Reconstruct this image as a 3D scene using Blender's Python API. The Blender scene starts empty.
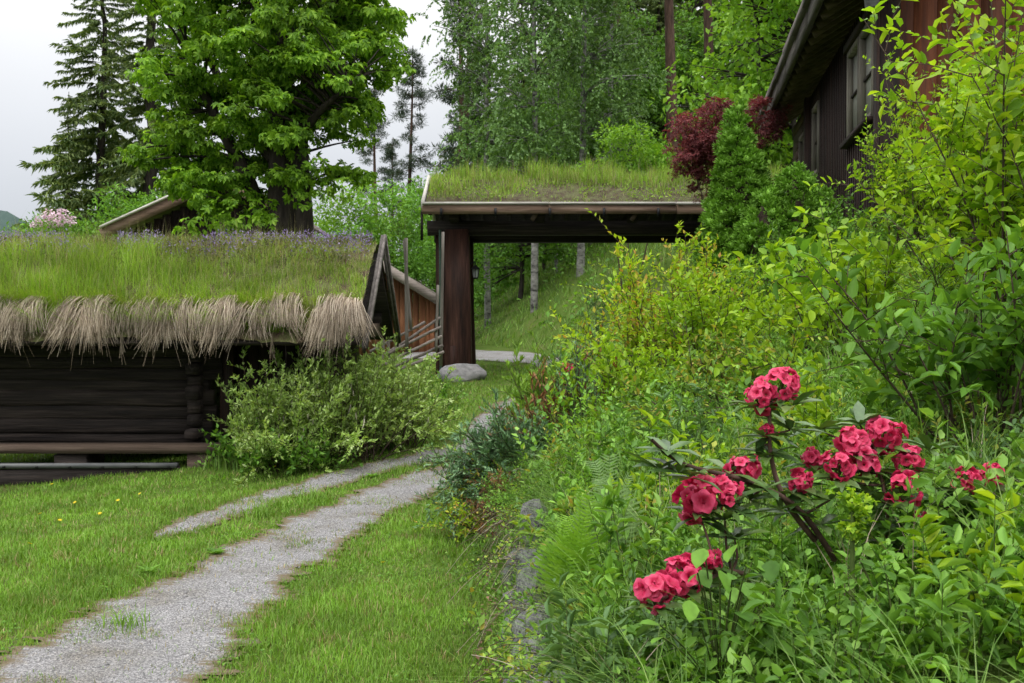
import bpy, math, numpy as np
from mathutils import Matrix, Vector
rng = np.random.default_rng(11)
SC = bpy.context.scene
COL = SC.collection
# ------------------------------------------------------------------ camera
EYE, PITCH, F = 1.65, math.atan(21.5 / 1000), 1000.0
cam = bpy.data.objects.new('camera', bpy.data.cameras.new('camera'))
COL.objects.link(cam)
cam.location = (0, 0, EYE); cam.rotation_euler = (math.pi / 2 - PITCH, 0, 0)
cam.data.sensor_width = 36; cam.data.lens = 36 * F / 1024
cam.data.clip_start = .05; cam.data.clip_end = 6000
cam.data.dof.use_dof = True; cam.data.dof.focus_distance = 5.0; cam.data.dof.aperture_fstop = 11
SC.camera = cam
# ------------------------------------------------------------------ overcast sky
SUN_EL, SUN_AZ = math.radians(58), math.radians(200)     # soft sun high behind the camera
world = bpy.data.worlds.new('World'); SC.world = world; world.use_nodes = True
wn, wl = world.node_tree.nodes, world.node_tree.links
wn.clear()
wo = wn.new('ShaderNodeOutputWorld'); bg = wn.new('ShaderNodeBackground'); wl.new(bg.outputs[0], wo.inputs[0])
sky = wn.new('ShaderNodeTexSky'); sky.sky_type = 'NISHITA'; sky.sun_disc = False
sky.sun_elevation = SUN_EL; sky.sun_rotation = SUN_AZ
tc = wn.new('ShaderNodeTexCoord'); sep = wn.new('ShaderNodeSeparateXYZ'); wl.new(tc.outputs['Generated'], sep.inputs[0])
def wmath(op, a, b=None, clamp=False):
    n = wn.new('ShaderNodeMath'); n.operation = op; n.use_clamp = clamp
    for i, v in enumerate((a, b)):
        if v is None: continue
        if isinstance(v, (int, float)): n.inputs[i].default_value = v
        else: wl.new(v, n.inputs[i])
    return n.outputs[0]
el = wmath('MAXIMUM', sep.outputs[2], 0.0)
lum = wmath('ADD', wmath('ADD', wmath('MULTIPLY', el, .78), .39), wmath('MULTIPLY', wmath('MULTIPLY', el, el), 1.5))     # overcast: brighter towards the zenith
nz = wn.new('ShaderNodeTexNoise'); nz.inputs['Scale'].default_value = 2.2; nz.inputs['Detail'].default_value = 5
wl.new(tc.outputs['Generated'], nz.inputs['Vector'])
lum = wmath('MULTIPLY', lum, wmath('ADD', wmath('MULTIPLY', nz.outputs[0], .34), .83))
cr = wn.new('ShaderNodeValToRGB'); wl.new(el, cr.inputs[0])
cr.color_ramp.elements[0].color = (.88, .93, 1.03, 1); cr.color_ramp.elements[1].position = .3
cr.color_ramp.elements[1].color = (1.0, 1.0, 1.0, 1)
mul = wn.new('ShaderNodeMix'); mul.data_type = 'RGBA'; mul.blend_type = 'MULTIPLY'; mul.inputs[0].default_value = 1
wl.new(cr.outputs[0], mul.inputs[6]); wl.new(lum, mul.inputs[7])
nis = wn.new('ShaderNodeMix'); nis.data_type = 'RGBA'; nis.blend_type = 'MULTIPLY'; nis.inputs[0].default_value = 1
wl.new(sky.outputs[0], nis.inputs[6]); nis.inputs[7].default_value = (.1, .1, .1, 1)
mx = wn.new('ShaderNodeMix'); mx.data_type = 'RGBA'; mx.inputs[0].default_value = .93
wl.new(nis.outputs[2], mx.inputs[6]); wl.new(mul.outputs[2], mx.inputs[7]); wl.new(mx.outputs[2], bg.inputs[0])
bg.inputs[1].default_value = 1.0
sun = bpy.data.objects.new('sun', bpy.data.lights.new('sun', 'SUN')); COL.objects.link(sun)
sun.data.energy = 1.2; sun.data.angle = math.radians(18); sun.data.color = (1, .97, .92)
sd = Vector((math.sin(SUN_AZ) * math.cos(SUN_EL), math.cos(SUN_AZ) * math.cos(SUN_EL), math.sin(SUN_EL)))
sun.rotation_euler = sd.to_track_quat('Z', 'Y').to_euler()
SC.view_settings.view_transform = 'Standard'; SC.view_settings.look = 'None'
SC.view_settings.gamma = 1; SC.view_settings.use_curve_mapping = False; SC.view_settings.exposure = 0.62
SC.render.engine = 'CYCLES'
cy = SC.cycles
cy.use_denoising = True; cy.max_bounces = 6; cy.diffuse_bounces = 4; cy.glossy_bounces = 2
cy.transmission_bounces = 4; cy.transparent_max_bounces = 4; cy.caustics_reflective = False; cy.caustics_refractive = False
cy.use_adaptive_sampling = True; cy.adaptive_threshold = .02
SC.render.use_persistent_data = False

# ------------------------------------------------------------------ mesh helpers
FW = np.array([0, math.cos(PITCH), -math.sin(PITCH)]); UPV = np.array([0, math.sin(PITCH), math.cos(PITCH)])
def at(u, v, y):
    """the world point seen at photograph pixel (u, v) that lies y metres in front"""
    d = FW + np.array([1, 0, 0]) * (u - 512) / F + UPV * (341.5 - v) / F
    return np.array([0, 0, EYE]) + d * (y / d[1])
def R(a, b, n=None): return rng.uniform(a, b, n)
def unit(v): return v / np.maximum(np.linalg.norm(v, axis=-1, keepdims=True), 1e-9)

class Geo:
    def __init__(s): s.v = []; s.f = []; s.n = 0
    def add(s, V, Fc, m=0):
        V = np.asarray(V, np.float32).reshape(-1, 3); Fc = np.asarray(Fc, np.int32)
        s.v.append(V); s.f.append((Fc + s.n, m)); s.n += len(V)
        return s
    def mesh(s, name, mats, smooth=False):
        me = bpy.data.meshes.new(name)
        V = np.concatenate(s.v); me.vertices.add(len(V)); me.vertices.foreach_set('co', V.ravel())
        loops = np.concatenate([f.ravel() for f, m in s.f]); tot = np.concatenate([np.full(len(f), f.shape[1], np.int32) for f, m in s.f])
        me.loops.add(len(loops)); me.loops.foreach_set('vertex_index', loops)
        me.polygons.add(len(tot)); me.polygons.foreach_set('loop_start', np.concatenate([[0], np.cumsum(tot)[:-1]]).astype(np.int32))
        if not isinstance(mats, (list, tuple)): mats = [mats]
        for m in mats: me.materials.append(m)
        if len(mats) > 1: me.polygons.foreach_set('material_index', np.concatenate([np.full(len(f), m, np.int32) for f, m in s.f]))
        me.update(calc_edges=True)
        if smooth: me.polygons.foreach_set('use_smooth', np.ones(len(tot), bool))
        return me
    def build(s, name, mats, parent=None, smooth=False, **kw):
        return link(name, s.mesh(name, mats, smooth), parent, **kw)
def link(name, data, parent=None, loc=None, rot=None, scale=None, **kw):
    o = bpy.data.objects.new(name, data); COL.objects.link(o)
    if parent is not None: o.parent = parent
    if loc is not None: o.location = loc
    if rot is not None: o.rotation_euler = rot
    if scale is not None: o.scale = scale if hasattr(scale, '__len__') else (scale,) * 3
    for k, v in kw.items(): o[k] = v
    return o
def thing(name, label, category, loc=(0, 0, 0), rz=0, group=None):
    o = link(name, None, None, tuple(float(c) for c in loc), (0, 0, rz), label=label, category=category)
    o.empty_display_size = .2
    if group: o['group'] = group
    return o
def dup(root, loc, rz=0, scale=1, label=None, group=None):
    c = root.copy(); COL.objects.link(c); c.location = tuple(float(q) for q in loc); c.rotation_euler = (0, 0, rz); c.scale = (scale,) * 3 if not hasattr(scale, '__len__') else scale
    if label: c['label'] = label
    if group: c['group'] = group
    for ch in root.children:
        k = ch.copy(); COL.objects.link(k); k.parent = c
        for g in ch.children:
            q = g.copy(); COL.objects.link(q); q.parent = k
    return c
BOXF = np.array([[0, 3, 2, 1], [4, 5, 6, 7], [0, 1, 5, 4], [1, 2, 6, 5], [2, 3, 7, 6], [3, 0, 4, 7]])
def box(x0, x1, y0, y1, z0, z1):
    return np.array([[x0, y0, z0], [x1, y0, z0], [x1, y1, z0], [x0, y1, z0], [x0, y0, z1], [x1, y0, z1], [x1, y1, z1], [x0, y1, z1]], float)
def beam(a, b, w, h, up=(0, 0, 1), taper=1.0, wob=.0):
    """square timber from a to b, w across, h along up, with a little chamfer-less wobble"""
    a, b = np.asarray(a, float), np.asarray(b, float); d = unit(b - a); s = unit(np.cross(d, np.asarray(up, float))); t = np.cross(s, d)
    V = []
    for p, k in ((a, 1.0), (b, taper)):
        for i, j in ((-1, -1), (1, -1), (1, 1), (-1, 1)):
            V.append(p + s * i * w / 2 * k + t * j * h / 2 * k + rng.normal(0, wob, 3) if wob else p + s * i * w / 2 * k + t * j * h / 2 * k)
    return np.array(V)
BEAMF = np.array([[0, 1, 2, 3], [7, 6, 5, 4], [0, 4, 5, 1], [1, 5, 6, 2], [2, 6, 7, 3], [3, 7, 4, 0]])
def tubes(P, rad, sides=4, cap=False):
    """P (n,K,3) polylines, rad (n,K) -> verts, quads"""
    P = np.asarray(P, float); n, K, _ = P.shape; rad = np.broadcast_to(np.asarray(rad, float), (n, K))
    T = unit(np.gradient(P, axis=1)); ref = np.where(np.abs(T[:, :1, 2:3]) > .92, np.array([1., 0, 0]), np.array([0, 0, 1.]))
    A = unit(np.cross(T, np.broadcast_to(ref, T.shape))); B = np.cross(T, A)
    a = np.arange(sides) * 2 * math.pi / sides
    V = P[:, :, None] + rad[:, :, None, None] * (A[:, :, None] * np.cos(a)[None, None, :, None] + B[:, :, None] * np.sin(a)[None, None, :, None])
    i = np.arange(n)[:, None, None] * K * sides + np.arange(K - 1)[None, :, None] * sides
    s0 = np.arange(sides)[None, None]; s1 = (s0 + 1) % sides
    Q = np.stack([i + s0, i + s1, i + s1 + sides, i + s0 + sides], -1).reshape(-1, 4)
    return V.reshape(-1, 3), Q
def poly(pts, K):
    """resample a polyline smoothly to K points"""
    pts = np.asarray(pts, float); d = np.concatenate([[0], np.cumsum(np.linalg.norm(np.diff(pts, axis=0), axis=1))])
    t = np.linspace(0, d[-1], K); q = np.stack([np.interp(t, d, pts[:, k]) for k in range(pts.shape[1])], 1)
    for _ in range(2): q[1:-1] = (q[:-2] + 2 * q[1:-1] + q[2:]) / 4
    return q
# leaf templates: base at 0, tip at y=1, face towards +z
def leaf_lo(w=.5, fold=.1, droop=.06):
    return np.array([[0, 0, 0], [-w / 2, .42, fold], [w / 2, .42, fold], [0, 1, -droop]]), np.array([[0, 2, 3], [0, 3, 1]])
def leaf_hi(w=.5, fold=.08, droop=.12, peak=.45):
    t = np.array([0, .18, peak, .75, 1.0]); hw = np.array([.0, .34, .5, .34, 0]) * w
    V = [[0, 0, 0]]
    for k in (1, 2, 3):
        zc = -droop * t[k] ** 2
        V += [[-hw[k], t[k], zc + fold * hw[k] / w * 2], [0, t[k], zc], [hw[k], t[k], zc + fold * hw[k] / w * 2]]
    V += [[0, 1, -droop]]
    T = [[0, 2, 1], [0, 3, 2], [1, 2, 5], [1, 5, 4], [2, 3, 6], [2, 6, 5], [4, 5, 8], [4, 8, 7], [5, 6, 9], [5, 9, 8], [7, 8, 10], [8, 9, 10]]
    return np.array(V, float), np.array(T)
def obovate(w, droop=.25):
    return np.array([[0, 0, 0], [-w * .5, .64, .06], [w * .5, .64, .06], [0, 1, -droop]]), np.array([[0, 2, 3], [0, 3, 1]])
def leaf_mid(w=.5, fold=.1, droop=.12, peak=.45):
    return np.array([[0, 0, 0], [-w * .42, .24, fold * .8], [-w * .42, .62, fold * .7], [0, 1, -droop], [w * .42, .62, fold * .7], [w * .42, .24, fold * .8]]), np.array([[0, 3, 2], [0, 2, 1], [0, 5, 4], [0, 4, 3]])
def palmate(n=5, w=.36):
    """a hand-shaped leaf of n leaflets"""
    V, T = [], []
    for k in range(n):
        a = (k - (n - 1) / 2) * .75; L = 1 - .13 * abs(k - (n - 1) / 2)
        v, t = obovate(w); v = v * L; c, s = math.cos(a), math.sin(a)
        V.append(np.stack([v[:, 0] * c + v[:, 1] * s, -v[:, 0] * s + v[:, 1] * c, v[:, 2]], 1)); T.append(t + 4 * k)
    return np.concatenate(V), np.concatenate(T)
def trefoil(w=.8):
    V, T = [], []
    for k, a in enumerate((-1.35, 0, 1.35)):
        v, t = leaf_mid(w, .1, .1); v = v * (1 if k == 1 else .88); c, s = math.cos(a), math.sin(a)
        V.append(np.stack([v[:, 0] * c + v[:, 1] * s, -v[:, 0] * s + v[:, 1] * c, v[:, 2]], 1)); T.append(t + 6 * k)
    return np.concatenate(V), np.concatenate(T)
def frames(D, N):
    Y = unit(D); X = unit(np.cross(Y, N)); Z = np.cross(X, Y)
    return np.stack([X, Y, Z], -1)
def put(tmpl, P, D, N, S):
    """copies of one leaf template at P, pointing along D, facing N, of size S"""
    tv, tt = tmpl; S = np.broadcast_to(np.asarray(S, float), (len(P),)); M = frames(D, N)
    V = np.asarray(P)[:, None] + np.einsum('kij,nj->kni', M, tv) * S[:, None, None]
    return V.reshape(-1, 3), (tt[None] + (np.arange(len(P)) * len(tv))[:, None, None]).reshape(-1, tt.shape[1])
def rdir(n): return unit(rng.normal(size=(n, 3)))
def blades(P, h, w, bend, az=None, lean=None, seg=2):
    """grass blades: P (n,3), arching by bend*h"""
    n = len(P); az = R(0, 6.283, n) if az is None else az
    d = np.stack([np.cos(az), np.sin(az), np.zeros(n)], 1); s = np.stack([-d[:, 1], d[:, 0], d[:, 2]], 1)
    h = np.broadcast_to(h, (n,)); w = np.broadcast_to(w, (n,)); bend = np.broadcast_to(bend, (n,))
    rows = []; ts = np.linspace(0, 1, seg + 1)
    for t in ts:
        c = P + np.array([0, 0, 1.]) * (h * (t - .35 * np.maximum(bend, 0) * t * t))[:, None] + d * (h * bend * t * t)[:, None]
        if t == 1: rows.append(c[:, None])
        else:
            ww = (w * (1 - .55 * t) / 2)[:, None]; rows.append(np.stack([c - s * ww, c + s * ww], 1))
    V = np.concatenate(rows, 1); m = 2 * seg + 1; T = []
    for k in range(seg - 1): a = 2 * k; T += [[a, a + 1, a + 3], [a, a + 3, a + 2]]
    a = 2 * (seg - 1); T += [[a, a + 1, a + 2]]
    return V.reshape(-1, 3), (np.array(T)[None] + (np.arange(n) * m)[:, None, None]).reshape(-1, 3)
def shoots(P0, D, L, K=8, droop=.3, wob=.12):
    """n curved shoots from P0 along D of length L, sagging with gravity -> (n,K,3)"""
    n = len(P0); t = np.linspace(0, 1, K)[None, :, None]; L = np.broadcast_to(L, (n,))[:, None, None]
    bow = rng.normal(0, wob, (n, 1, 3)); dr = (np.broadcast_to(droop, (n,)))[:, None, None]
    return P0[:, None] + L * (D[:, None] * t + bow * (t * t) - dr * t * t * np.array([0, 0, 1.]))
def along(P, per, t0=.2, t1=1.0):
    """per random points on each of the polylines P -> points, tangents"""
    n, K, _ = P.shape; t = (t0 + (t1 - t0) * (np.arange(per)[None] + R(0, 1, (n, per))) / per) * (K - 1.001)
    i = np.floor(t).astype(int); f = (t - i)[..., None]; r = np.arange(n)[:, None]
    a, b = P[r, i], P[r, np.minimum(i + 1, K - 1)]
    return (a * (1 - f) + b * f).reshape(-1, 3), unit((b - a).reshape(-1, 3))
def leafy(P, per, tmpl, size, t0=.2, out=.9, up=.3, droop=.0, nj=.5):
    """leaves set along shoots"""
    q, tg = along(P, per, t0); n = len(q)
    rad = unit(np.cross(tg, rdir(n))); D = unit(tg * (1 - out * .5) + rad * out + np.array([0, 0, up - droop]))
    N = unit(np.array([0, 0, 1.]) + rng.normal(0, nj, (n, 3)))
    return put(tmpl, q, D, N, size * R(.6, 1.25, n))

# ------------------------------------------------------------------ materials
def new_mat(name):
    m = bpy.data.materials.new(name); m.use_nodes = True; nt = m.node_tree; nt.nodes.clear()
    o = nt.nodes.new('ShaderNodeOutputMaterial'); return m, nt, o
def node(nt, typ, **kw):
    n = nt.nodes.new(typ)
    for k, v in kw.items():
        if hasattr(n, k): setattr(n, k, v)
        else: n.inputs[k.replace('_', ' ')].default_value = v
    return n
def ramp(nt, src, cols, pos=None):
    r = nt.nodes.new('ShaderNodeValToRGB'); e = r.color_ramp.elements
    pos = pos if pos is not None else np.linspace(0, 1, len(cols))
    while len(e) < len(cols): e.new(.5)
    for k, c in enumerate(cols): e[k].position = float(pos[k]); e[k].color = (*c, 1)
    nt.links.new(src, r.inputs[0]); return r.outputs[0]
def leaf_mat(name, cols, trans=.34, rough=.5, spec=.22, patch=1.3, var=.35, tint=(1.25, 1.2, .5)):
    """leaf colours vary from leaf to leaf and, slowly, from place to place"""
    m, nt, o = new_mat(name); L = nt.links.new
    g = node(nt, 'ShaderNodeNewGeometry'); oi = node(nt, 'ShaderNodeObjectInfo'); fr = node(nt, 'ShaderNodeMath', operation='ADD'); L(g.outputs['Random Per Island'], fr.inputs[0]); L(oi.outputs['Random'], fr.inputs[1])
    fq = node(nt, 'ShaderNodeMath', operation='FRACT'); L(fr.outputs[0], fq.inputs[0]); c = ramp(nt, fq.outputs[0], cols)
    t = node(nt, 'ShaderNodeTexCoord'); nz = node(nt, 'ShaderNodeTexNoise', Scale=patch, Detail=2.0); L(t.outputs['Object'], nz.inputs['Vector'])
    k = node(nt, 'ShaderNodeMapRange'); k.inputs['From Min'].default_value = .3; k.inputs['From Max'].default_value = .7
    k.inputs['To Min'].default_value = 1 - var; k.inputs['To Max'].default_value = 1 + var; L(nz.outputs[0], k.inputs[0])
    mm = node(nt, 'ShaderNodeMix', data_type='RGBA', blend_type='MULTIPLY'); mm.inputs[0].default_value = 1; L(c, mm.inputs[6]); L(k.outputs[0], mm.inputs[7])
    b = node(nt, 'ShaderNodeBsdfPrincipled', Roughness=rough); b.inputs['Specular IOR Level'].default_value = spec; L(mm.outputs[2], b.inputs['Base Color'])
    tr = node(nt, 'ShaderNodeBsdfTranslucent'); m2 = node(nt, 'ShaderNodeMix', data_type='RGBA', blend_type='MULTIPLY'); m2.inputs[0].default_value = 1
    L(mm.outputs[2], m2.inputs[6]); m2.inputs[7].default_value = (*tint, 1); L(m2.outputs[2], tr.inputs[0])
    s = node(nt, 'ShaderNodeMixShader'); s.inputs[0].default_value = trans; L(b.outputs[0], s.inputs[1]); L(tr.outputs[0], s.inputs[2]); L(s.outputs[0], o.inputs[0])
    return m
def surf_mat(name, cols, scale=(4, 4, 4), detail=6, rough=.85, bump=.4, bscale=None, rnd=.25, spec=.2, pos=None, dist=.02):
    """weathered surface: stretched noise colours, fine relief, each piece a little lighter or darker"""
    m, nt, o = new_mat(name); L = nt.links.new
    t = node(nt, 'ShaderNodeTexCoord'); mp = node(nt, 'ShaderNodeMapping'); mp.inputs['Scale'].default_value = scale; L(t.outputs['Object'], mp.inputs[0])
    oi = node(nt, 'ShaderNodeObjectInfo'); ad = node(nt, 'ShaderNodeVectorMath', operation='ADD'); L(mp.outputs[0], ad.inputs[0])
    sc = node(nt, 'ShaderNodeMath', operation='MULTIPLY'); L(oi.outputs['Random'], sc.inputs[0]); sc.inputs[1].default_value = 37.0; L(sc.outputs[0], ad.inputs[1])
    nz = node(nt, 'ShaderNodeTexNoise', Scale=1.0, Detail=float(detail), Roughness=.65); L(ad.outputs[0], nz.inputs['Vector'])
    c = ramp(nt, nz.outputs[0], cols, pos if pos is not None else np.linspace(.25, .75, len(cols)))
    k = node(nt, 'ShaderNodeMapRange'); k.inputs['To Min'].default_value = 1 - rnd; k.inputs['To Max'].default_value = 1 + rnd; L(oi.outputs['Random'], k.inputs[0])
    mm = node(nt, 'ShaderNodeMix', data_type='RGBA', blend_type='MULTIPLY'); mm.inputs[0].default_value = 1; L(c, mm.inputs[6]); L(k.outputs[0], mm.inputs[7])
    b = node(nt, 'ShaderNodeBsdfPrincipled', Roughness=rough); b.inputs['Specular IOR Level'].default_value = spec; L(mm.outputs[2], b.inputs['Base Color'])
    if bump:
        n2 = node(nt, 'ShaderNodeTexNoise', Scale=float(bscale or 3), Detail=5.0); L(ad.outputs[0], n2.inputs['Vector'])
        bp = node(nt, 'ShaderNodeBump', Strength=bump, Distance=dist); L(n2.outputs[0], bp.inputs['Height']); L(bp.outputs[0], b.inputs['Normal'])
    L(b.outputs[0], o.inputs[0]); return m
M = {}
# woods: stretched along the grain (x: level logs and boards, z: upright ones, y: receding)
M['log_dark'] = surf_mat('log_dark', [(.005, .004, .004), (.02, .015, .013), (.055, .042, .036)], (1.2, 26, 26), bscale=2.5, bump=.7, rough=.75)
M['upright_dark'] = surf_mat('upright_dark', [(.008, .006, .006), (.022, .013, .011), (.05, .026, .02)], (16, 16, 1.0), bscale=2.5, bump=.6, rough=.7)
M['upright_red'] = surf_mat('upright_red', [(.025, .008, .005), (.08, .024, .010), (.15, .048, .02)], (14, 14, .9), bscale=2.5, bump=.5, rough=.65, rnd=.3)
M['post_brown'] = surf_mat('post_brown', [(.004, .003, .003), (.022, .010, .007), (.05, .022, .015), (.10, .05, .035)], (9, 9, .8), bscale=3.5, bump=1.0, rough=.7)
M['bench_wood'] = surf_mat('bench_wood', [(.03, .02, .015), (.085, .06, .045), (.15, .11, .085)], (1.0, 20, 20), bscale=2.5, bump=.5)
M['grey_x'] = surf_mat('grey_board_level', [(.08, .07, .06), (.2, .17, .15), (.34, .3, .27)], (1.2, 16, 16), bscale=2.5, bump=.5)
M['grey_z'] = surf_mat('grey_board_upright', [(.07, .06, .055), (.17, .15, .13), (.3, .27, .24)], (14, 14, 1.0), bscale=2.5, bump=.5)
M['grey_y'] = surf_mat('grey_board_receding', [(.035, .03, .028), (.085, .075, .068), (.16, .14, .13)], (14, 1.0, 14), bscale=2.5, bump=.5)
M['pale_x'] = surf_mat('pale_board', [(.36, .33, .3), (.56, .53, .49), (.72, .69, .65)], (1.2, 16, 16), bscale=2.5, bump=.4)
M['fascia'] = surf_mat('fascia_board', [(.1, .065, .05), (.2, .13, .095), (.33, .24, .19)], (1.0, 14, 14), bscale=2.5, bump=.5)
M['cabin_brown'] = surf_mat('cabin_brown', [(.12, .05, .025), (.24, .10, .05), (.36, .17, .09)], (12, 12, .9), bscale=2.5, bump=.4)
M['bark'] = surf_mat('bark', [(.012, .01, .009), (.04, .032, .027), (.09, .075, .062)], (9, 9, 2.2), bscale=2, bump=.9, dist=.04)
M['bark_red'] = surf_mat('bark_red', [(.03, .018, .014), (.085, .05, .038), (.15, .09, .065)], (8, 8, 2), bscale=2, bump=.8, dist=.04)
M['bark_birch'] = surf_mat('bark_birch', [(.025, .024, .023), (.16, .155, .145), (.36, .35, .335)], (4, 4, 7), bscale=2, bump=.4, pos=[.36, .46, .7])
M['twig'] = surf_mat('twig', [(.02, .014, .01), (.06, .042, .03), (.11, .08, .06)], (20, 20, 20), bump=.3)
M['twig_green'] = surf_mat('twig_green', [(.03, .05, .012), (.06, .09, .02), (.09, .10, .03)], (20, 20, 20), bump=0)
M['stone'] = surf_mat('stone', [(.03, .029, .03), (.10, .097, .10), (.19, .185, .19), (.12, .13, .09)], (4, 4, 4), bscale=3, bump=.9, rnd=.25, dist=.03)
M['boulder'] = surf_mat('boulder', [(.12, .12, .12), (.26, .25, .25), (.36, .35, .34)], (5, 5, 5), bscale=3, bump=.6)
M['iron'] = surf_mat('iron', [(.008, .008, .009), (.014, .014, .016)], (10, 10, 10), rough=.5, bump=.1)
M['zinc'] = surf_mat('zinc', [(.04, .042, .045), (.085, .088, .09), (.14, .14, .14)], (3, 12, 12), rough=.5, bump=.1, spec=.4)
M['pipe_green'] = surf_mat('pipe_green', [(.03, .06, .045), (.06, .1, .075)], (8, 8, 8), rough=.5, bump=.1)
M['soil_roof'] = surf_mat('soil_roof', [(.025, .018, .012), (.07, .05, .03), (.10, .11, .04), (.17, .13, .085)], (6, 6, 6), bscale=4, bump=.9, dist=.05)
# foliage
M['lawn'] = leaf_mat('lawn_grass', [(0.088, 0.18, 0.018), (0.132, 0.26, 0.026), (0.167, 0.32, 0.036), (0.145, 0.27, 0.03), (0.202, 0.31, 0.055)], patch=1.7, var=.3, trans=.3, rough=.5)
M['dry_lawn'] = leaf_mat('dry_lawn', [(.12, .15, .03), (.25, .21, .09), (.38, .31, .16)], patch=2.0, trans=.25)
M['roof_grass'] = leaf_mat('roof_grass', [(0.134, 0.246, 0.022), (0.202, 0.358, 0.034), (0.258, 0.426, 0.050), (0.314, 0.403, 0.101)], patch=1.1, var=.35, trans=.35)
M['roof_pale'] = leaf_mat('roof_pale', [(.10, .14, .035), (.2, .22, .08), (.3, .27, .13), (.36, .3, .2)], patch=1.5, var=.3)
M['straw'] = leaf_mat('straw', [(.10, .075, .05), (.24, .185, .13), (.38, .31, .235), (.52, .45, .36)], patch=2, var=.25, trans=.2, tint=(1.1, 1, .8))
M['lavender'] = leaf_mat('lavender', [(.16, .11, .28), (.25, .18, .38), (.36, .29, .46), (.16, .13, .2)], patch=2, var=.2, tint=(1, 1, 1.1))
M['heath'] = leaf_mat('heath', [(.07, .06, .04), (.11, .10, .05), (.09, .14, .04), (.16, .12, .11)], patch=2, var=.3)
M['long_grass'] = leaf_mat('long_grass', [(0.072, 0.156, 0.024), (0.120, 0.240, 0.036), (0.180, 0.312, 0.054), (0.228, 0.336, 0.096)], patch=1.4, var=.3, trans=.35)
M['chestnut'] = leaf_mat('chestnut_leaf', [(0.077, 0.170, 0.015), (0.131, 0.272, 0.019), (0.190, 0.363, 0.028), (0.273, 0.454, 0.043)], patch=.9, var=.35, trans=.42)
M['spruce'] = leaf_mat('spruce_needle', [(0.074, 0.122, 0.046), (0.116, 0.184, 0.065), (0.178, 0.235, 0.081), (0.210, 0.275, 0.090)], patch=.6, var=.3, trans=.25, rough=.6)
M['pine'] = leaf_mat('pine_needle', [(0.030, 0.053, 0.036), (0.053, 0.083, 0.050), (0.090, 0.112, 0.075)], patch=.6, var=.3, trans=.1, rough=.6)
M['birch'] = leaf_mat('birch_leaf', [(0.086, 0.167, 0.046), (0.132, 0.241, 0.069), (0.184, 0.310, 0.098)], patch=.5, var=.3, trans=.35)
M['forest'] = leaf_mat('forest_leaf', [(0.072, 0.169, 0.023), (0.124, 0.273, 0.039), (0.182, 0.364, 0.052)], patch=.5, var=.4, trans=.35)
M['bright'] = leaf_mat('bright_leaf', [(0.115, 0.253, 0.023), (0.172, 0.345, 0.032), (0.253, 0.437, 0.052)], patch=.6, var=.3, trans=.4)
M['feather'] = leaf_mat('feather_leaf', [(0.072, 0.180, 0.024), (0.120, 0.276, 0.036), (0.180, 0.360, 0.060)], patch=.7, var=.35, trans=.4)
M['maple_red'] = leaf_mat('maple_red', [(0.082, 0.023, 0.029), (0.147, 0.040, 0.046), (0.239, 0.086, 0.077)], patch=1.2, var=.35, trans=.3, tint=(1.4, .7, .7))
M['dwarf'] = leaf_mat('dwarf_spruce', [(0.075, 0.169, 0.014), (0.106, 0.231, 0.020), (0.144, 0.294, 0.030)], patch=2.5, var=.3, trans=.12, rough=.55)
M['willow'] = leaf_mat('willow_leaf', [(0.172, 0.276, 0.057), (0.253, 0.391, 0.086), (0.333, 0.471, 0.138), (0.414, 0.517, 0.23)], patch=1.0, var=.3, trans=.35)
M['catkin'] = leaf_mat('catkin', [(0.320, 0.304, 0.208), (0.440, 0.416, 0.320)], trans=.2, tint=(1, 1, .9))
M['lime'] = leaf_mat('lime_leaf', [(0.161, 0.302, 0.013), (0.246, 0.414, 0.023), (0.340, 0.504, 0.032), (0.189, 0.370, 0.023)], patch=1.5, var=.25, trans=.42)
M['gold'] = leaf_mat('gold_leaf', [(0.199, 0.330, 0.016), (0.284, 0.440, 0.023), (0.360, 0.500, 0.032), (0.255, 0.420, 0.020), (0.436, 0.420, 0.054), (0.416, 0.220, 0.063)], patch=1.6, var=.25, trans=.4)
M['mid'] = leaf_mat('mid_leaf', [(0.065, 0.156, 0.021), (0.117, 0.260, 0.033), (0.182, 0.364, 0.046)], patch=1.2, var=.35, trans=.38)
M['fresh'] = leaf_mat('fresh_leaf', [(0.117, 0.240, 0.014), (0.195, 0.360, 0.020), (0.286, 0.468, 0.027), (0.390, 0.528, 0.036)], patch=1.0, var=.3, trans=.42)
M['weed'] = leaf_mat('weed_leaf', [(0.075, 0.175, 0.022), (0.125, 0.275, 0.037), (0.188, 0.375, 0.050), (0.263, 0.450, 0.088)], patch=1.3, var=.35, trans=.35)
M['weed2'] = leaf_mat('weed_leaf_blue', [(0.072, 0.144, 0.048), (0.120, 0.228, 0.072), (0.180, 0.312, 0.108)], patch=1.6, var=.3, trans=.3)
M['bilberry'] = leaf_mat('bilberry_leaf', [(0.081, 0.176, 0.025), (0.162, 0.297, 0.035), (0.270, 0.405, 0.050), (0.351, 0.270, 0.050)], patch=1.8, var=.35, trans=.35)
M['fern'] = leaf_mat('fern_leaf', [(0.125, 0.263, 0.022), (0.175, 0.350, 0.031), (0.225, 0.413, 0.044)], patch=1.8, var=.2, trans=.4)
M['fern_pale'] = leaf_mat('fern_pale', [(.15, .25, .09), (.2, .31, .12)], patch=1.8, var=.2, trans=.35)
M['juniper'] = leaf_mat('juniper', [(0.076, 0.158, 0.072), (0.127, 0.238, 0.110), (0.190, 0.317, 0.143)], patch=2, var=.3, trans=.12, rough=.6)
M['thuja'] = leaf_mat('thuja', [(0.103, 0.207, 0.023), (0.172, 0.310, 0.034), (0.253, 0.391, 0.052)], patch=2, var=.3, trans=.2)
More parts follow.
